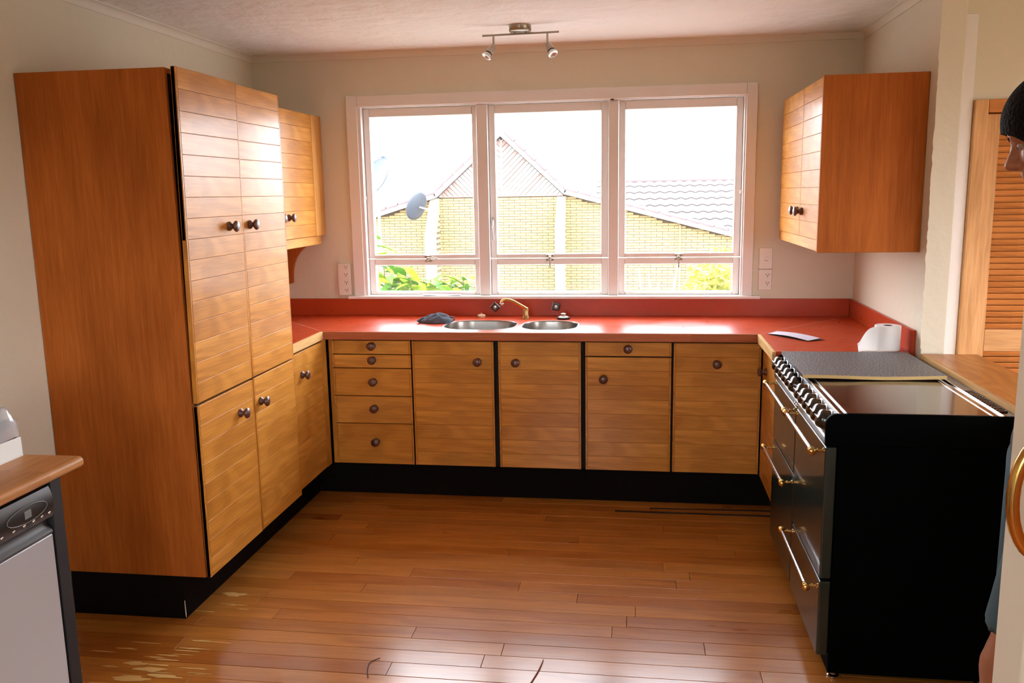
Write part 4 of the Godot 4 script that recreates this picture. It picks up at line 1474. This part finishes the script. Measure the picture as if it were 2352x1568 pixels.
func field_mesh(out: MB, prims: Array, lo: Vector3, hi: Vector3, cell: float, k: float, cuts: Array = []) -> void:
	var nx := int((hi.x - lo.x) / cell) + 2
	var ny := int((hi.y - lo.y) / cell) + 2
	var nz := int((hi.z - lo.z) / cell) + 2
	var F := PackedFloat32Array()
	F.resize(nx * ny * nz)
	F.fill(0.06)
	for pass_n in 2:
		for p in (prims if pass_n == 0 else cuts):
			var pl: Vector3
			var ph: Vector3
			var m := k + cell * 2.5
			if p[0] == 0:
				var r: float = maxf(p[3], p[4]) + m
				pl = p[1].min(p[2]) - Vector3.ONE * r
				ph = p[1].max(p[2]) + Vector3.ONE * r
			else:
				var r: float = maxf(p[2].x, maxf(p[2].y, p[2].z)) + m
				pl = p[1] - Vector3.ONE * r
				ph = p[1] + Vector3.ONE * r
			var i0 := maxi(0, int((pl.x - lo.x) / cell)); var i1 := mini(nx - 1, int((ph.x - lo.x) / cell) + 1)
			var j0 := maxi(0, int((pl.y - lo.y) / cell)); var j1 := mini(ny - 1, int((ph.y - lo.y) / cell) + 1)
			var k0 := maxi(0, int((pl.z - lo.z) / cell)); var k1 := mini(nz - 1, int((ph.z - lo.z) / cell) + 1)
			var ab := Vector3.ZERO
			var ll := 1.0
			var inv := Basis()
			var rmin := 1.0
			if p[0] == 0:
				ab = p[2] - p[1]
				ll = maxf(ab.length_squared(), 1e-9)
			else:
				inv = (p[3] as Basis).transposed()
				rmin = minf(p[2].x, minf(p[2].y, p[2].z))
			for a in range(i0, i1 + 1):
				for b in range(j0, j1 + 1):
					for c in range(k0, k1 + 1):
						var q := lo + Vector3(a, b, c) * cell
						var d: float
						if p[0] == 0:
							var t := clampf((q - p[1]).dot(ab) / ll, 0.0, 1.0)
							d = (q - p[1] - ab * t).length() - lerpf(p[3], p[4], t)
						else:
							var w: Vector3 = inv * (q - p[1]) / p[2]
							var wl := w.length()
							d = (wl - 1.0) * (wl / maxf((w / p[2]).length(), 1e-6) if wl > 1e-4 else rmin)
						var at := (a * ny + b) * nz + c
						var f := F[at]
						if pass_n == 0:
							var h := maxf(k - absf(f - d), 0.0) / k
							F[at] = minf(f, d) - h * h * k * 0.25
						else:
							F[at] = maxf(f, -d)
	var id := {}
	var pts := PackedVector3Array()
	var nrm := PackedVector3Array()
	var sx := ny * nz
	for a in nx - 1:
		for b in ny - 1:
			var at := (a * ny + b) * nz
			for c in nz - 1:
				var f0 := F[at + c]
				if f0 > cell * 2.0 or f0 < -cell * 2.0:
					continue
				var e := at + c
				var v8 := [f0, F[e + sx], F[e + nz], F[e + sx + nz], F[e + 1], F[e + sx + 1], F[e + nz + 1], F[e + sx + nz + 1]]
				var neg := 0
				for x in v8:
					if x < 0.0: neg += 1
				if neg == 0 or neg == 8:
					continue
				var sum := Vector3.ZERO
				var cnt := 0
				for ed in [[0, 1], [2, 3], [4, 5], [6, 7], [0, 2], [1, 3], [4, 6], [5, 7], [0, 4], [1, 5], [2, 6], [3, 7]]:
					var u: float = v8[ed[0]]
					var w: float = v8[ed[1]]
					if (u < 0.0) != (w < 0.0):
						var t := u / (u - w)
						var p0 := Vector3(ed[0] & 1, (ed[0] >> 1) & 1, ed[0] >> 2)
						var p1 := Vector3(ed[1] & 1, (ed[1] >> 1) & 1, ed[1] >> 2)
						sum += p0.lerp(p1, t)
						cnt += 1
				var g := Vector3(v8[1] + v8[3] + v8[5] + v8[7] - v8[0] - v8[2] - v8[4] - v8[6],
					v8[2] + v8[3] + v8[6] + v8[7] - v8[0] - v8[1] - v8[4] - v8[5],
					v8[4] + v8[5] + v8[6] + v8[7] - v8[0] - v8[1] - v8[2] - v8[3])
				id[e] = pts.size()
				pts.append(lo + (Vector3(a, b, c) + sum / cnt) * cell)
				nrm.append(g.normalized() if g.length() > 1e-9 else Vector3.UP)
	for a in range(1, nx - 1):
		for b in range(1, ny - 1):
			for c in range(1, nz - 1):
				var e := (a * ny + b) * nz + c
				var f0 := F[e]
				if f0 > cell * 2.0 or f0 < -cell * 2.0:
					continue
				for ax in 3:
					var st: int = [sx, nz, 1][ax]
					if (f0 < 0.0) == (F[e + st] < 0.0):
						continue
					var o1: int = [nz, 1, sx][ax]
					var o2: int = [1, sx, nz][ax]
					var q := [e - o1 - o2, e - o2, e, e - o1]
					var ok := true
					for z in q:
						if not id.has(z): ok = false
					if not ok: continue
					var A: int = id[q[0]]; var B: int = id[q[1]]; var C: int = id[q[2]]; var D: int = id[q[3]]
					out.quad(pts[A], pts[B], pts[C], pts[D], nrm[A], nrm[B], nrm[C], nrm[D])

func build_person() -> void:
	var t := thing("person", "dark-haired person in blue-grey shorts looking down, cut off by the right edge", "person", V(3.12, 0, 2.78))
	# joints; the figure faces -x
	var pel := V(3.145, 0.955, 2.78)
	var chest := V(3.160, 1.28, 2.78)
	var neck := V(3.150, 1.485, 2.78)
	var c := V(3.0495, 1.684, 2.7975)
	var th := deg_to_rad(24)
	var yw := deg_to_rad(22)      # the head is turned a little towards the window
	var F := V(-cos(th) * cos(yw), -sin(th), -cos(th) * sin(yw))
	var U := V(-sin(th) * cos(yw), cos(th), -sin(th) * sin(yw))
	var S := U.cross(F)
	var H := func(f: float, u: float, s: float) -> Vector3: return c + F * f + U * u + S * s
	var legs := [[V(3.110, 0.93, 2.875), V(3.012, 0.50, 2.865), V(2.947, 0.095, 2.870)], [V(3.150, 0.93, 2.685), V(3.120, 0.50, 2.690), V(3.165, 0.095, 2.690)]]
	var arms := [[V(3.165, 1.42, 2.955), V(3.225, 1.135, 3.000), V(3.200, 0.905, 3.010)], [V(3.165, 1.42, 2.605), V(3.245, 1.140, 2.560), V(3.235, 0.900, 2.560)]]
	var body := []
	body.append(ell(pel, V(0.105, 0.11, 0.155)))
	body.append(ell(chest, V(0.108, 0.19, 0.155)))
	body.append(ell(V(3.150, 1.10, 2.78), V(0.098, 0.16, 0.135)))
	body.append(cap(V(3.165, 1.425, 2.93), V(3.165, 1.425, 2.63), 0.058, 0.058))
	body.append(cap(neck + V(0.005, -0.03, 0), H.call(-0.035, -0.055, 0.0), 0.058, 0.052))
	for l in legs:
		body.append(cap(l[0], l[1], 0.083, 0.056))
		body.append(cap(l[1], l[1].lerp(l[2], 0.35) + V(0.012, 0, 0), 0.054, 0.052))
		body.append(cap(l[1].lerp(l[2], 0.35) + V(0.012, 0, 0), l[2], 0.050, 0.034))
		body.append(cap(l[2] + V(0.03, -0.055, 0), l[2] + V(-0.07, -0.062, 0), 0.032, 0.030))
		body.append(cap(l[2] + V(-0.07, -0.062, 0), l[2] + V(-0.155, -0.073, 0.004), 0.033, 0.020))
	for a in arms:
		body.append(cap(a[0], a[1], 0.050, 0.038))
		body.append(cap(a[1], a[1].lerp(a[2], 0.3), 0.038, 0.040))
		body.append(cap(a[1].lerp(a[2], 0.3), a[2], 0.040, 0.026))
	var m := mb()
	field_mesh(m, body, V(2.72, 0.0, 2.46), V(3.36, 1.62, 3.10), 0.0125, 0.035)
	# head with a face
	var hb := Basis(F, U, F.cross(U))
	var head := [
		ell(H.call(-0.012, 0.028, 0.0), V(0.098, 0.096, 0.076), hb),
		ell(H.call(0.022, -0.035, 0.0), V(0.068, 0.075, 0.062), hb),
		cap(H.call(0.050, -0.088, 0.012), H.call(0.050, -0.088, -0.012), 0.026, 0.026),       # chin
		cap(H.call(0.072, 0.036, 0.030), H.call(0.072, 0.036, -0.030), 0.018, 0.018),          # brow
		cap(H.call(0.084, 0.012, 0.0), H.call(0.106, -0.020, 0.0), 0.008, 0.0125),              # nose
		ell(H.call(0.095, -0.026, 0.013), V(0.010, 0.008, 0.009), hb), ell(H.call(0.095, -0.026, -0.013), V(0.010, 0.008, 0.009), hb),
		cap(H.call(0.086, -0.051, 0.013), H.call(0.086, -0.051, -0.013), 0.0075, 0.0075),       # lips
		cap(H.call(0.082, -0.063, 0.011), H.call(0.082, -0.063, -0.011), 0.0085, 0.0085),
		ell(H.call(0.058, -0.018, 0.040), V(0.024, 0.022, 0.018), hb), ell(H.call(0.058, -0.018, -0.040), V(0.024, 0.022, 0.018), hb),   # cheekbones
		cap(H.call(0.010, -0.075, 0.045), H.call(0.045, -0.090, 0.02), 0.018, 0.02), cap(H.call(0.010, -0.075, -0.045), H.call(0.045, -0.090, -0.02), 0.018, 0.02),
		ell(H.call(-0.014, -0.005, 0.077), V(0.018, 0.030, 0.009), hb), ell(H.call(-0.014, -0.005, -0.077), V(0.018, 0.030, 0.009), hb),   # ears
		cap(H.call(-0.035, -0.055, 0.0), H.call(-0.045, -0.115, 0.0), 0.054, 0.055),
	]
	var sockets := [ell(H.call(0.094, 0.010, 0.031), V(0.016, 0.011, 0.017), hb), ell(H.call(0.094, 0.010, -0.031), V(0.016, 0.011, 0.017), hb)]
	field_mesh(m, head, c - Vector3.ONE * 0.165, c + Vector3.ONE * 0.165, 0.0042, 0.014, sockets)
	# hands: palm, four fingers and a thumb, loosely curled
	for s in 2:
		var w: Vector3 = arms[s][2]
		var side := 1.0 if s == 0 else -1.0
		var d := V(-0.05, -0.99, -0.10 * side).normalized()
		var fw := V(-0.99, 0.05, 0).normalized()       # towards the thumb
		var inn := V(0, 0, -side)
		var hand := [cap(w, w + d * 0.03, 0.025, 0.026)]
		for q in [-0.026, -0.009, 0.009, 0.026]:
			hand.append(cap(w + d * 0.025 + fw * q * 0.7, w + d * 0.088 + fw * q, 0.014, 0.0115))
		var lens: Array[float] = [0.066, 0.078, 0.084, 0.076]
		for i in 4:
			var q: float = [-0.029, -0.0095, 0.0105, 0.030][i]
			var a0: Vector3 = w + d * 0.088 + fw * q
			var a1: Vector3 = a0 + (d + inn * 0.15).normalized() * lens[i] * 0.45
			var a2: Vector3 = a1 + (d + inn * 0.55).normalized() * lens[i] * 0.32
			var a3: Vector3 = a2 + (d + inn * 1.0).normalized() * lens[i] * 0.23
			hand.append(cap(a0, a1, 0.0092, 0.0085)); hand.append(cap(a1, a2, 0.0085, 0.0078)); hand.append(cap(a2, a3, 0.0078, 0.0068))
		var t0 := w + d * 0.028 + fw * 0.022
		var t1 := t0 + (d * 0.7 + fw * 0.6 + inn * 0.25).normalized() * 0.042
		var t2 := t1 + (d * 0.9 + fw * 0.2 + inn * 0.35).normalized() * 0.030
		hand.append(cap(t0, t1, 0.014, 0.0105)); hand.append(cap(t1, t2, 0.0105, 0.0085))
		field_mesh(m, hand, w - V(0.115, 0.20, 0.07), w + V(0.075, 0.03, 0.07), 0.0034, 0.006)
	part("body", m, M.skin, t)
	for s in [-1.0, 1.0]:
		var e := mb()
		var ctr: Vector3 = H.call(0.0715, 0.008, 0.030 * s)
		e.lathe([Vector2(0, -0.0115), Vector2(0.0081, -0.0081), Vector2(0.0115, 0), Vector2(0.0081, 0.0081), Vector2(0.0045, 0.0106)], 16, Transform3D(Basis(U, F, U.cross(F)), ctr))
		var eye := part("eye", e, M.eye_white, t)
		e = mb()
		e.lathe([Vector2(0.0048, 0.0103), Vector2(0.003, 0.0114), Vector2(0, 0.0118)], 14, Transform3D(Basis(U, F, U.cross(F)), ctr))
		part("iris", e, M.hair, eye)
		e = mb()
		e.tube([H.call(0.0905, 0.030, 0.012 * s), H.call(0.0895, 0.035, 0.028 * s), H.call(0.076, 0.033, 0.046 * s)], [0.002, 0.003, 0.0015], 8)
		part("eyebrow", e, M.hair, t)
	# clothes and hair
	var hm := mb()
	field_mesh(hm, [ell(H.call(-0.014, 0.034, 0.0), V(0.116, 0.108, 0.0885), hb), ell(H.call(-0.055, -0.01, 0.0), V(0.072, 0.085, 0.076), hb)],
		c - Vector3.ONE * 0.17, c + Vector3.ONE * 0.17, 0.005, 0.02,
		[ell(H.call(0.105, -0.045, 0.0), V(0.075, 0.094, 0.095), hb), ell(H.call(-0.012, -0.03, 0.095), V(0.040, 0.05, 0.040), hb), ell(H.call(-0.012, -0.03, -0.095), V(0.040, 0.05, 0.040), hb), ell(H.call(-0.03, -0.15, 0.0), V(0.14, 0.07, 0.14), hb)])
	part("hair", hm, M.hair, t)
	var shm := mb()
	var sp := [ell(chest, V(0.120, 0.20, 0.168)), ell(V(3.150, 1.10, 2.78), V(0.113, 0.19, 0.150)), ell(pel + V(0, 0.03, 0), V(0.120, 0.12, 0.168)), cap(V(3.165, 1.425, 2.935), V(3.165, 1.425, 2.625), 0.070, 0.070)]
	for a in arms:
		sp.append(cap(a[0], a[0].lerp(a[1], 0.72), 0.064, 0.056))
	field_mesh(shm, sp, V(2.95, 0.86, 2.46), V(3.36, 1.56, 3.10), 0.012, 0.03, [ell(neck + V(-0.02, 0.075, 0), V(0.075, 0.075, 0.075)), ell(V(3.15, 0.80, 2.78), V(0.4, 0.11, 0.4))])
	part("shirt", shm, M.shirt, t)
	var so := mb()
	var sh := [ell(pel + V(0, -0.01, 0), V(0.119, 0.115, 0.169))]
	for l in legs:
		sh.append(cap(l[0], l[0].lerp(l[1], 0.93), 0.101, 0.079))
	field_mesh(so, sh, V(2.85, 0.46, 2.50), V(3.36, 1.08, 3.04), 0.0115, 0.02, [ell(V(3.05, 0.45, 2.78), V(0.45, 0.155, 0.45)), ell(pel + V(0, 0.22, 0), V(0.3, 0.16, 0.3))])
	part("shorts", so, M.shorts, t)
	for l in legs:
		var z: float = l[2].z
		var x: float = l[2].x
		var s := mb()
		var sole := PackedVector2Array()
		for i in 20:
			var a := TAU * i / 20.0
			sole.append(Vector2(z + 0.044 * sin(a) * (1.0 - 0.12 * cos(a)), x - 0.062 - 0.125 * cos(a)))
		s.prism(sole, 1, 0.0005, 0.012, 0.7)
		part("sandal", s, M.sandal, t)


# ------------------------------------------------------------------ seen through the window
func build_outdoors() -> void:
	rng.seed = 231
	var gz := -1.0
	struct(bx("ground", V(-40, gz - 0.3, -60), V(40, gz, -0.2), M.yard, null, 0.0), "pale concrete yard between the two houses", "ground")
	var hs := thing("neighbour_house", "yellow brick house with a boarded gable and pale tiled roof seen through the window", "house", V(0.4, gz, -16))
	var zf := -14.0
	# outline of the gable wall, following the two pitches of the roof
	var ap := V(-0.735, 2.78, 0)
	var under := [Vector2(-4.4, 0.86), Vector2(-2.18, 1.52), Vector2(-0.735, 2.80), Vector2(0.62, 1.55), Vector2(4.9, 0.41)]
	var wall := PackedVector2Array([Vector2(-4.4, gz), Vector2(4.9, gz)])
	for i in range(under.size() - 1, -1, -1):
		wall.append(under[i])
	var b := mb()
	b.prism(wall, 2, zf - 0.25, zf - 0.012)
	part("wall", b, M.mortar, hs)
	var limit := func(x: float) -> float:
		for i in under.size() - 1:
			if x >= under[i].x and x <= under[i + 1].x:
				return lerpf(under[i].y, under[i + 1].y, (x - under[i].x) / (under[i + 1].x - under[i].x))
		return -9.0
	# bricks, laid in running bond up to the gable boards
	var bricks := mb()
	var course := 0.0596
	var len := 0.246
	var y := gz
	var row := 0
	while y < 1.51:
		var x := -4.4 + (len * 0.5 if row % 2 == 1 else 0.0) - len
		while x < 4.9:
			var a := maxf(x, -4.4)
			var e := minf(x + len - 0.012, 4.9)
			var topy: float = minf(limit.call(clampf(a, -4.39, 4.89)), limit.call(clampf(e, -4.39, 4.89)))
			var hh := minf(y + course - 0.0115, minf(topy, 1.512))
			if e - a > 0.03 and hh - y > 0.02:
				bricks.box(V(a, y, zf - 0.03), V(e, hh, zf + rng.randf() * 0.002), 0.0)
			x += len
		y += course
		row += 1
	var bw := part("brickwork", bricks, M.brick, hs)
	bw.set_meta("kind", "stuff")
	# buttress piers with sloping heads
	for p in [[-2.35, -2.135, 0.62, 0.72], [0.462, 0.662, 0.56, 0.85]]:
		var pr := PackedVector2Array([Vector2(gz, zf - 0.01), Vector2(gz, zf + p[2]), Vector2(p[3], zf + p[2]), Vector2(1.50, zf + 0.03), Vector2(1.50, zf - 0.01)])
		b = mb()
		b.prism(pr, 0, p[0] + 0.006, p[1] - 0.006)
		var pier := part("pier", b, M.pier_cap, hs)
		var pb := mb()
		var yy := gz
		var r := 0
		while yy < 1.47:
			var zz: float = zf + p[2] if yy + course < p[3] else zf + lerpf(p[2], 0.03, (yy + course - p[3]) / (1.50 - p[3]))
			var cut: float = lerpf(p[0], p[1], 0.5 if r % 2 == 0 else 0.26)
			for q in [[p[0], cut - 0.004], [cut + 0.004, p[1]]]:
				pb.box(V(q[0], yy, zz - 0.09), V(q[1], yy + course - 0.009, zz + 0.003), 0.0)
			var z2: float = zz - 0.099
			while z2 > zf + 0.02:
				pb.box(V(p[1] - 0.09, yy, maxf(z2 - 0.2, zf)), V(p[1], yy + course - 0.009, z2), 0.0)
				pb.box(V(p[0], yy, maxf(z2 - 0.2, zf)), V(p[0] + 0.09, yy + course - 0.009, z2), 0.0)
				z2 -= 0.209 if r % 2 == 0 else 0.13
			yy += course
			r += 1
		var pw := part("brickwork", pb, M.brick_pale, pier)
		pw.set_meta("kind", "stuff")
	# gable boards, herringbone on either side of a centre batten
	bx("centre_batten", V(-0.757, 1.52, zf), V(-0.713, 2.72, zf + 0.028), M.barge, hs, 0.002, 1)
	bx("ledger", V(-2.13, 1.513, zf), V(0.60, 1.535, zf + 0.03), M.board_red, hs, 0.002, 0)
	var region := PackedVector2Array([Vector2(-2.15, 1.535), Vector2(0.60, 1.535), Vector2(-0.735, 2.775)])
	var step := 0.082
	for side in [-1.0, 1.0]:
		var half := PackedVector2Array([Vector2(-0.735 + 0.022 * side, 1.4), Vector2(-0.735 + 1.6 * side, 1.4), Vector2(-0.735 + 1.6 * side, 2.9), Vector2(-0.735 + 0.022 * side, 2.9)])
		var reg: PackedVector2Array = Geometry2D.intersect_polygons(region, half)[0]
		var along := Vector2(side, 1.0).normalized()
		var across := Vector2(-side, 1.0).normalized()
		var o := Vector2(-0.735, 1.5)
		for i in range(-14, 16):
			var s0 := i * step
			var strip := PackedVector2Array([o + across * (s0 + 0.006) - along * 3, o + across * (s0 + step - 0.006) - along * 3, o + across * (s0 + step - 0.006) + along * 3, o + across * (s0 + 0.006) + along * 3])
			for piece in Geometry2D.intersect_polygons(strip, reg):
				var pm := mb()
				pm.prism(piece, 2, zf - 0.008, zf + 0.012 + rng.randf() * 0.004)
				part("gable_board", pm, M.board_red if rng.randf() < 0.35 else M.board_grey, hs)
	# bargeboards and the tiles along them
	for i in under.size() - 1:
		var p: Vector2 = under[i]
		var q: Vector2 = under[i + 1]
		var d := (q - p).normalized()
		var n := Vector2(-d.y, d.x)
		b = mb()
		b.prism(PackedVector2Array([p, q, q + n * 0.10, p + n * 0.10]), 2, zf + 0.02, zf + 0.16)
		part("bargeboard", b, M.barge, hs)
		var l := p.distance_to(q)
		var cnt := int(round(l / 0.30))
		for k in cnt:
			var a := p + d * (l * (k + 0.04) / cnt) + n * 0.10
			var e := p + d * (l * (k + 0.97) / cnt) + n * 0.105
			var tb := mb()
			tb.tube([V(a.x, a.y, zf + 0.10), V(e.x, e.y, zf + 0.10)], [0.062, 0.066], 14)
			part("verge_tile", tb, M.tile_ridge, hs)
		b = mb()
		b.prism(PackedVector2Array([p + n * 0.02, q + n * 0.02, q + n * 0.08, p + n * 0.08]), 2, zf - 0.5 if i == 3 else zf - 5.0, zf + 0.02)
		part("roof_slope", b, M.tile, hs)
	# tiled wing behind the right-hand slope, course by course
	var eave := V(0, 0.42, zf - 0.45)
	for i in 9:
		var y0 := eave.y + 0.1535 * i
		var z0 := eave.z - 0.34 * i
		var x := 1.2
		var tl := 0.245
		if not cache.has("roof_tile"):
			var tb := mb()
			var rows := []
			for a in 2:
				var rw := []
				for k in 9:
					var w := k / 8.0
					rw.append(V(tl * w, 0.1535 * a + 0.034 * (1 - a) + 0.016 * sin(TAU * w), -0.34 * a))
				rows.append(rw)
			tb.sheet(rows, 0.03)
			cache["roof_tile"] = tb.mesh()
		while x < 5.6:
			put("roof_tile", cache["roof_tile"], M.tile, hs, V(x, y0, z0))
			x += tl
	b = mb()
	b.tube([V(1.2, eave.y + 0.1535 * 9 + 0.02, eave.z - 3.06), V(5.6, eave.y + 0.1535 * 9 + 0.02, eave.z - 3.06)], 0.07, 10)
	part("ridge", b, M.tile_ridge, hs)
	b = mb()
	b.tube([V(3.095, gz, zf + 0.035), V(3.095, 0.86, zf + 0.035)], 0.024, 10)
	part("downpipe", b, M.downpipe, hs)
	# satellite dishes
	satellite_dish(V(-2.42, 1.33, zf + 0.75), 0.31, V(-0.80, 0.30, -0.40), "grey satellite dish on a bracket against the neighbour's brick wall", M.dish, [V(-2.24, 1.27, zf + 0.62), V(-2.24, 1.18, zf + 0.30)])
	satellite_dish(V(-1.062, 1.84, -6.0), 0.235, V(-0.55, 0.30, 0.62), "large bluish satellite dish at the left edge of the window", M.dish_mesh, [V(-1.12, 1.80, -6.05), V(-1.125, gz, -6.05)])
	# broad-leaved shrub close to the left pane
	var vn := thing("garden_shrub", "yellow-green broad-leaved shrub right outside the left window pane", "shrub", V(0.7, gz, -0.9))
	var lf := []
	for i in 3:
		lf.append(leaf_mesh(0.15 + 0.025 * i, 0.042 + 0.008 * i, 0.25 + 0.1 * i))
	for i in 15:
		var x := lerpf(0.36, 1.08, i / 14.0) + rng.randf_range(-0.03, 0.03)
		var root := V(x * 0.6 + 0.28, gz, -0.95 + rng.randf_range(-0.1, 0.1))
		var tipy := 1.09 - 0.10 * (i / 14.0) + rng.randf_range(-0.05, 0.05)
		if i == 0: tipy = 1.32
		var tip := V(x, tipy, -0.85 + rng.randf_range(-0.12, 0.12))
		var mid := (root + tip) * 0.5 + V(rng.randf_range(-0.06, 0.06), 0, 0)
		var sb := mb()
		sb.tube([root, mid, tip], [0.006, 0.005, 0.003], 6)
		part("stem", sb, M.stem, vn)
		for k in 16:
			var u := 1.0 - 0.010 * k - rng.randf() * 0.01
			var at := mid.lerp(tip, (u - 0.5) * 2.0)
			if at.y < 0.84: continue
			var yaw := k * 2.4 + rng.randf()
			var pitch := rng.randf_range(-0.9, 0.5)
			var o := put("leaf", lf[rng.randi() % 3], M["leaf_%d" % (rng.randi() % 3)], vn, at)
			o.rotation = V(pitch, yaw, rng.randf_range(-0.5, 0.5))
	# small yellow shrub and flax on the right
	var sg := thing("garden_shrub", "small yellow-leaved bush against the brick wall at the right pane", "shrub", V(3.0, gz, -4.6))
	var one := mb()
	one.tri(V(-0.02, 0, 0), V(0.02, 0, 0), V(0, 0.055, 0.008), Vector3.BACK, Vector3.BACK, Vector3.BACK)
	one.tri(V(-0.02, 0, 0), V(0.02, 0, 0), V(0, -0.035, 0.012), Vector3.BACK, Vector3.BACK, Vector3.BACK)
	var mm := MultiMesh.new()
	mm.transform_format = MultiMesh.TRANSFORM_3D
	mm.mesh = one.mesh()
	mm.instance_count = 1500
	for i in 1500:
		var d := V(rng.randfn(), rng.randfn(), rng.randfn()).normalized() * pow(rng.randf(), 0.4)
		var at := V(3.02, 0.42, -4.6) + V(d.x * 0.36, d.y * 0.58, d.z * 0.34)
		mm.set_instance_transform(i, Transform3D(Basis.from_euler(V(rng.randf() * TAU, rng.randf() * TAU, rng.randf() * TAU)), at - sg.position))
	var mi := MultiMeshInstance3D.new()
	mi.name = "foliage"
	mi.multimesh = mm
	mi.material_override = M.shrub_leaf
	mi.set_meta("kind", "stuff")
	sg.add_child(mi)
	for k in 5:
		var sb := mb()
		sb.tube([V(3.0 + 0.03 * k - 0.06, gz, -4.6), V(3.0 + 0.12 * (k - 2), 0.3, -4.6 + 0.08 * (k % 3 - 1))], [0.014, 0.006], 6)
		part("stem", sb, M.stem, sg)
	var fx := thing("flax_plant", "pale sword-leaved plant standing below the right window pane", "plant", V(2.36, gz, -4.2))
	for q in [[2.20, 0.80, 0.0], [2.50, 0.86, 0.09], [2.42, 0.72, -0.12], [2.30, 0.66, 0.1], [2.62, 0.70, -0.06], [2.10, 0.64, -0.1], [2.36, 0.60, 0.02], [2.70, 0.64, 0.08]]:
		var rows := []
		for i in 9:
			var u := i / 8.0
			var w := 0.034 * (1.0 - pow(u, 1.6)) + 0.001
			var ctr := V(lerpf(2.36 + (q[0] - 2.36) * 0.35, q[0] + q[2] * u, u), lerpf(gz, q[1], u), -4.2 + q[2] * u)
			rows.append([ctr + V(-w, 0, 0), ctr + V(0, 0, 0.008), ctr + V(w, 0, 0)])
		var fb := mb()
		fb.sheet(rows, 0.003)
		part("leaf", fb, M.flax, fx)

func leaf_mesh(l: float, w: float, bend: float) -> Mesh:
	var b := mb()
	var rows := []
	for i in 9:
		var u := i / 8.0
		var hw := w * 0.5 * pow(sin(PI * pow(u, 0.75)), 0.8) + 0.0008
		var y := -bend * l * u * u
		rows.append([V(-hw, y + hw * 0.35, l * u), V(0, y, l * u), V(hw, y + hw * 0.35, l * u)])
	b.sheet(rows, 0.0008)
	return b.mesh()

func satellite_dish(at: Vector3, r: float, face: Vector3, label: String, m: Material, mast: Array) -> void:
	var t := thing("satellite_dish", label, "satellite dish", V(mast[1].x, mast[1].y, mast[1].z))
	var f := face.normalized()
	var sd := Vector3.UP.cross(f).normalized()
	var tr := Transform3D(Basis(sd, f, sd.cross(f)), at)
	var b := mb()
	var prof := []
	for i in 8:
		var u := i / 7.0
		prof.append(Vector2(r * u, 0.22 * r * u * u))
	prof.append(Vector2(r * 1.015, 0.235 * r))
	for i in 8:
		var u := 1.0 - i / 7.0
		prof.append(Vector2(r * u, 0.22 * r * u * u - 0.012))
	b.lathe(prof, 32, tr)
	part("reflector", b, m, t)
	b = mb()
	b.tube([tr * V(0, -0.01, 0), mast[0], mast[1]], 0.018, 10)
	part("mast", b, M.barge, t)
	b = mb()
	b.tube([tr * V(0, 0.2 * r, -r * 0.97), tr * V(0, r * 0.95, -r * 0.25)], 0.008, 8)
	part("feed_arm", b, M.barge, t)
	b = mb()
	b.lathe([Vector2(0, -0.05), Vector2(0.025, -0.045), Vector2(0.03, 0.02), Vector2(0.02, 0.04), Vector2(0, 0.04)], 14, Transform3D(tr.basis, tr * V(0, r * 0.98, -r * 0.2)))
	part("receiver", b, M.barge, t)
